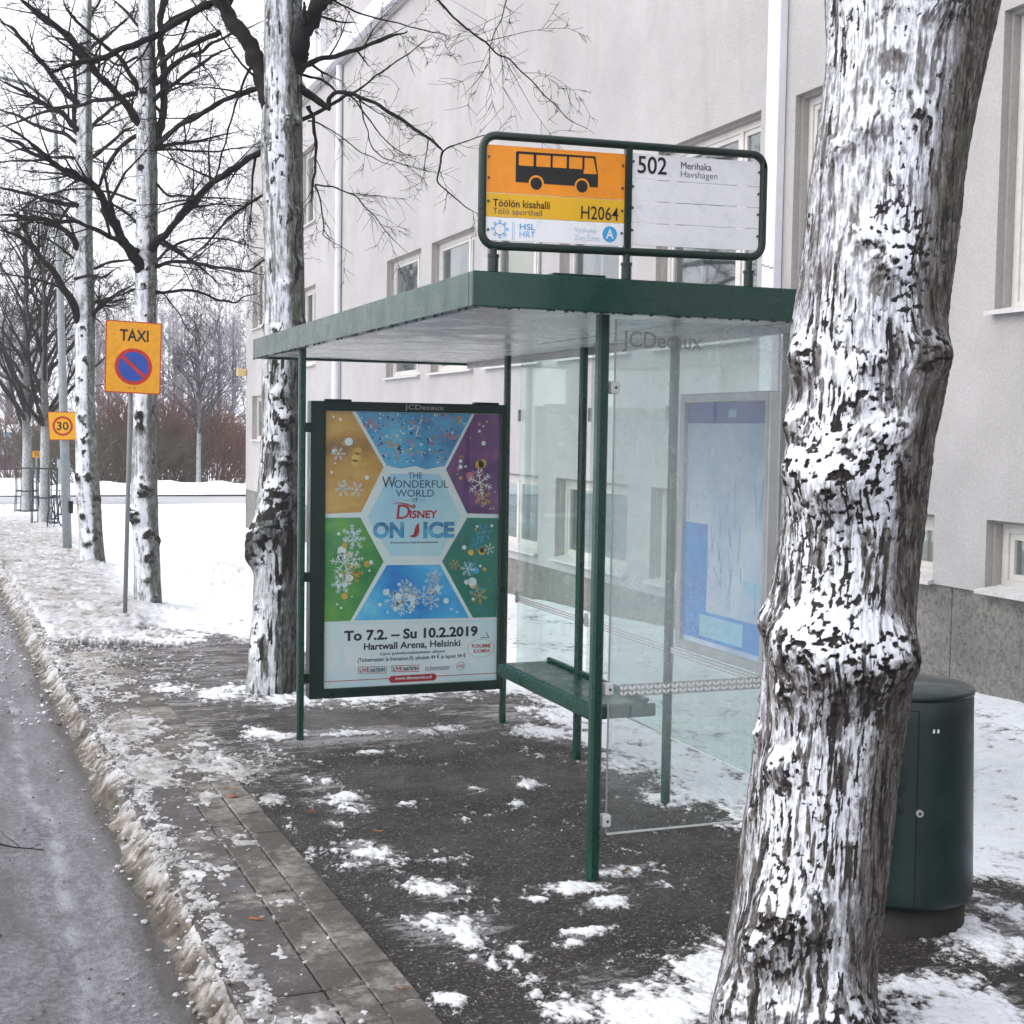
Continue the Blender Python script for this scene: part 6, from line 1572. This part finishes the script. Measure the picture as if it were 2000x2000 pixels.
bp_ = on_ground(132, 1082); Yq = float(bp_[1])
lp = empty('street_lamp', bp_, label='tall tapered grey steel lamp pole carrying the 30 sign', cat='street lamp')
LPm = Matrix.Translation(-Vector(bp_))
tops = Vector(at_y(108, 235, Yq))
d0_ = float(np.linalg.norm(bp_ - np.array([0, 0, EYE])))
sec = [Vector(bp_) + (tops - Vector(bp_)) * t for t in (0, .25, .5, .75, 1)]
tpart(MB().tube(sec, [16.5 / 2 * d0_ / FOC, 16.5 / 2 * d0_ / FOC, 13.5 / 2 * d0_ / FOC, 11 / 2 * d0_ / FOC, 5 * d0_ / FOC / 1.4], 16).build('pole', M['galv'], smooth=True), lp, LPm)
arm = [tops, tops + Vector((-.10, -.1, .30)), tops + Vector((-.5, -.3, .55)), tops + Vector((-1.9, -.9, .66))]
ao = tpart(MB().tube(arm, [.045, .04, .035, .03], 8).build('arm', M['galv'], smooth=True), lp, LPm)
e_ = arm[-1]; MB().box((e_.x - .75, e_.y - .15, e_.z - .06), (e_.x + .02, e_.y + .15, e_.z + .06), .03).build('lamp_head', M['galv'], ao)
tpart(MB().box((bp_[0] - .22, Yq - .22, bp_[2] - .15), (bp_[0] + .24, Yq + .2, bp_[2] + .045), .02).build('foot', M['concrete']), lp, LPm)
pz = Vector(at_y(136, 1000, Yq)); tpart(MB().box((pz.x - .02, Yq - .12, pz.z - .02), (pz.x + .06, Yq - .09, pz.z + .22), .005).build('sticker_patch', M['seam']), lp, LPm)
ss = empty('speed_sign', at_y(122, 831, Yq - .12), label='square orange 30 sign with red ring on the lamp pole', cat='road sign')
SSm = Matrix.Translation(-ss.location)
c = [Vector(at_y(x, y, Yq - .12)) for x, y in ((93, 804), (151, 805), (149, 859.5), (96.5, 859.5))]
m = MB().prism(c[::-1], (0, .02, 0)); pl = tpart(m.build('sign_plate', M['sign_red']), ss, SSm)
cen = (c[0] + c[1] + c[2] + c[3]) / 4; ci = [cen + (p - cen) * .955 for p in c]
MB().poly([p + Nn * .002 for p in ci][::-1]).build('sign_face', M['road_orange2'], pl)
W2 = (c[1] - c[0]).length; q = MB(); disc(q, cen + Nn * .004, (1, 0, 0), (0, 0, 1), (0, 0), W2 * .345, 40, W2 * .27); q.build('red_ring', M['sign_red'], pl)
lettering('30', M['black'], pl, cen + Nn * .005, (1, 0, 0), (0, 0, 1), (-W2 * .20, -W2 * .145, W2 * .20, W2 * .145), .015)

# small orange sign, parking meter and guards further on
def at_gy(px, py): p = on_ground(px, py); return p, float(np.linalg.norm(p - np.array([0, 0, EYE])))
pm_, dm = at_gy(57, 1002)
mt_ = empty('parking_meter', pm_, label='grey parking meter on a white post beside the farthest tree', cat='parking meter')
k_ = dm / FOC
MB().tube([(0, 0, -.1), (0, 0, 60 * k_)], 4.6 * k_, 12).build('post', M['white_clip'], mt_, smooth=True)
MB().box((-7 * k_, -6 * k_, 60 * k_), (6 * k_, 6 * k_, 92 * k_), 1.5 * k_).build('meter_head', M['galv'], mt_)
MB().box((-3 * k_, -6.4 * k_, 80 * k_), (3 * k_, -6.05 * k_, 86 * k_)).build('display', M['seam'], mt_)
MB().box((-8 * k_, -6 * k_, -.05), (7 * k_, 6 * k_, 4 * k_), .01).build('foot', M['concrete'], mt_)
so = empty('small_sign', (pm_[0] + .1, pm_[1] + .3, pm_[2]), label='tiny orange sign reading TA on a thin post between the two dark trees', cat='road sign')
cS = [Vector(at_y(x, y, pm_[1] + .3)) - so.location for x, y in ((63, 881), (79, 881.5), (79, 894), (63, 893.5))]
pl = MB().prism(cS[::-1], (0, .03, 0)).build('sign_plate', M['road_orange'], so)
wS = (cS[1] - cS[0]).length; hS = (cS[0] - cS[3]).length
lettering('TA', M['black'], pl, cS[3] + Nn * .003, (1, 0, 0), (0, 0, 1), (wS * .25, hS * .18, wS * .85, hS * .82), .01)
MB().tube([(cS[3].x + wS * .5, .05, -.2), (cS[3].x + wS * .5, .05, cS[0].z)], .03, 8).build('sign_post', M['galv'], so)
def guard(p, h, r, label):
    g = empty('tree_guard', p, label=label, cat='tree guard', group=None); m = MB()
    for z in (.10, h * .5, h): 
        q = MB(); q.tube([(r * math.cos(6.283 * k / 20), r * math.sin(6.283 * k / 20), z) for k in range(21)], .022, 5, caps=False); q.build('hoop', M['dark_iron'], g)
    for k in range(8):
        a = 6.283 * (k + .3) / 8; q = MB(); q.tube([(r * 1.15 * math.cos(a), r * 1.15 * math.sin(a), -.08), (r * 1.1 * math.cos(a), r * 1.1 * math.sin(a), h * .25), (r * math.cos(a), r * math.sin(a), h * .5), (r * 1.05 * math.cos(a), r * 1.05 * math.sin(a), h)], .015, 5); q.build('bar', M['dark_iron'], g)
    return g
guard(pA, 1.62, .34, 'black iron tree guard round the dark trunk with the bicycle')
guard(pB, 1.45, .34, 'black iron tree guard round the trunk behind the parking meter')
# bicycle leaning at the guard
pb, db = at_gy(111, 1033)
bk = empty('bicycle', pb, label='dark bicycle leaning beside the guarded tree', cat='bicycle'); bk.rotation_euler = (0, math.radians(-7), math.radians(72))
def wheel(x):
    m = MB(); m.tube([(x + .33 * math.cos(6.283 * k / 28), 0, .33 + .33 * math.sin(6.283 * k / 28)) for k in range(29)], .018, 6, caps=False)
    w_ = m.build('wheel', M['tyre'], bk); s = MB()
    for k in range(10): a = 6.283 * k / 10; s.tube([(x, 0, .33), (x + .32 * math.cos(a), 0, .33 + .32 * math.sin(a))], .003, 3)
    s.tube([(x, -.05, .33), (x, .05, .33)], .02, 8); s.build('spokes', M['galv'], w_)
wheel(-.52); wheel(.52)
m = MB(); S, Bb, Hd = (-.18, 0, .80), (-.08, 0, .29), (.38, 0, .86)
for a, b in ((S, Bb), (Bb, (.42, 0, .70)), (S, (.38, 0, .80)), (Bb, (-.52, 0, .33)), (S, (-.52, 0, .33))): m.tube([a, b], .016, 8)
m.build('frame', M['dark_iron'], bk)
m = MB(); m.tube([Hd, (.42, 0, .68), (.46, .0, .5), (.52, 0, .33)], .015, 8); m.build('fork', M['dark_iron'], bk)
m = MB(); m.tube([(.30, -.29, .98), (.36, -.2, 1.0), (.38, 0, .99), (.36, .2, 1.0), (.30, .29, .98)], .013, 8); m.tube([(.38, 0, .99), Hd], .014, 8); m.build('handlebar', M['galv_dark'], bk)
m = MB(); m.box((-.31, -.07, .90), (-.05, .07, .95), .02); m.tube([(-.19, 0, .9), S], .013, 8); m.build('saddle', M['tyre'], bk)
m = MB(); m.tube([(-.08, -.09, .29), (-.08, .09, .29)], .02, 8); m.box((-.14, .09, .16), (-.02, .17, .18)); m.box((-.14, -.17, .40), (-.02, -.09, .42)); m.build('pedals', M['tyre'], bk)

p, d = at_gy(116, 954)
MB_ = MB().box((-.10, -.06, -.1), (.10, .06, 54 * d / FOC), .01).build('marker_post', M['galv']); MB_.location = p; tag(MB_, 'pale grey marker post just left of the lamp pole, across the street', 'post')
p, d = at_gy(428, 936); q = MB().tube([(0, 0, -.1), (0, 0, 26 * d / FOC)], .18, 12).build('stump', M['concrete'], smooth=True); q.location = p; tag(q, 'short thick stump in the snow right of the young tree', 'stump')
p, d = at_gy(437, 937); q = MB().tube([(0, 0, -.1), (0, 0, 28 * d / FOC)], .07, 8).build('bollard', M['dark_iron'], smooth=True); q.location = p; tag(q, 'thin dark bollard beside the short stump', 'bollard')
p = np.array([*at_y(10, 868, 90.0)]); z = float(G(p[0], 90)); s_ = empty('shed', (p[0] - 3.2, 90, z + .4), label='low pale blue shed with a dark base at the left edge of the picture', cat='shed')
MB().box((-6, 0, .5), (3.9, 5, 1.9)).build('wall', M['shed_blue'], s_); MB().box((-6.1, -.1, -.8), (4.0, 5.1, .499)).build('base', M['shed_dark'], s_)
MB().add([(-6.2, -.2, 1.9), (4.1, -.2, 1.9), (4.1, 5.2, 1.9), (-6.2, 5.2, 1.9), (-6.2, 2.5, 2.35), (4.1, 2.5, 2.35)], [(0, 1, 5, 4), (3, 4, 5, 2), (0, 4, 3), (1, 2, 5), (0, 3, 2, 1)]).build('roof', M['far_snow'], s_)

# fallen twigs on the road and dead leaves on the pavement
def at_road(px, py):
    z = -.1; return at_z(px, py, z + .005)
T = Tubes()
pp = [at_road(x, y) for x, y in ((-20, 1640), (5, 1650), (30, 1655), (55, 1657), (85, 1660))]; T.add(np.array(pp), np.array([.005, .005, .004, .0035, .003]), 5)
pp = [at_road(x, y) for x, y in ((40, 1656), (28, 1645), (12, 1634), (0, 1622))]; T.add(np.array(pp), np.array([.0035, .003, .0025, .002]), 4)
pp = [at_road(x, y) for x, y in ((58, 1657), (66, 1655), (74, 1650), (80, 1652))]; T.add(np.array(pp), np.array([.0025, .002, .002, .0015]), 4)
o = link('fallen_twig', T.mesh('fallen_twig', M['twig'])); tag(o, 'thin forked twig lying on the icy road', 'twig')
leaf_m = paint('dead_leaf', (.22, .085, .03), .7, .4, 30)
for i, (x, y, ll) in enumerate(((452, 1545, 'brown leaf on the slab strip, upper one of a close pair'), (608, 1590, 'brown leaf on the dark asphalt left of a small snow patch'), (738, 1628, 'brown leaf on the dark asphalt above the snow patch in the middle'),
        (782, 1938, 'brown leaf at the bottom edge of the picture beside the slab strip'), (455, 1560, 'brown leaf on the slab strip, lower one of a close pair'), (1220, 1705, 'brown leaf in the snow patch beside the near shelter post'), (500, 1800, 'brown leaf on the granite kerb close to the slush ridge'))):
    p = on_ground(x, y); rg_ = np.random.default_rng(i); s = rg_.uniform(.012, .02); a = rg_.uniform(0, 6.28); m = MB(); n = 7
    vs_ = [(s * 1.5 * math.cos(6.283 * k / n + a) * (1 + .3 * (k % 2)), s * math.sin(6.283 * k / n) * (1 + .3 * (k % 2)), .004 * (k % 3)) for k in range(n)]
    m.add(vs_ + [(v[0], v[1], v[2] - .0015) for v in vs_], [tuple(range(n)), tuple(range(2 * n - 1, n - 1, -1))] + [(k, n + k, n + (k + 1) % n, (k + 1) % n) for k in range(n)])
    o = m.build('dead_leaf', leaf_m); o.location = (p[0], p[1], p[2] + .012)
    tag(o, ll, 'leaf', 'dead leaves on the pavement')
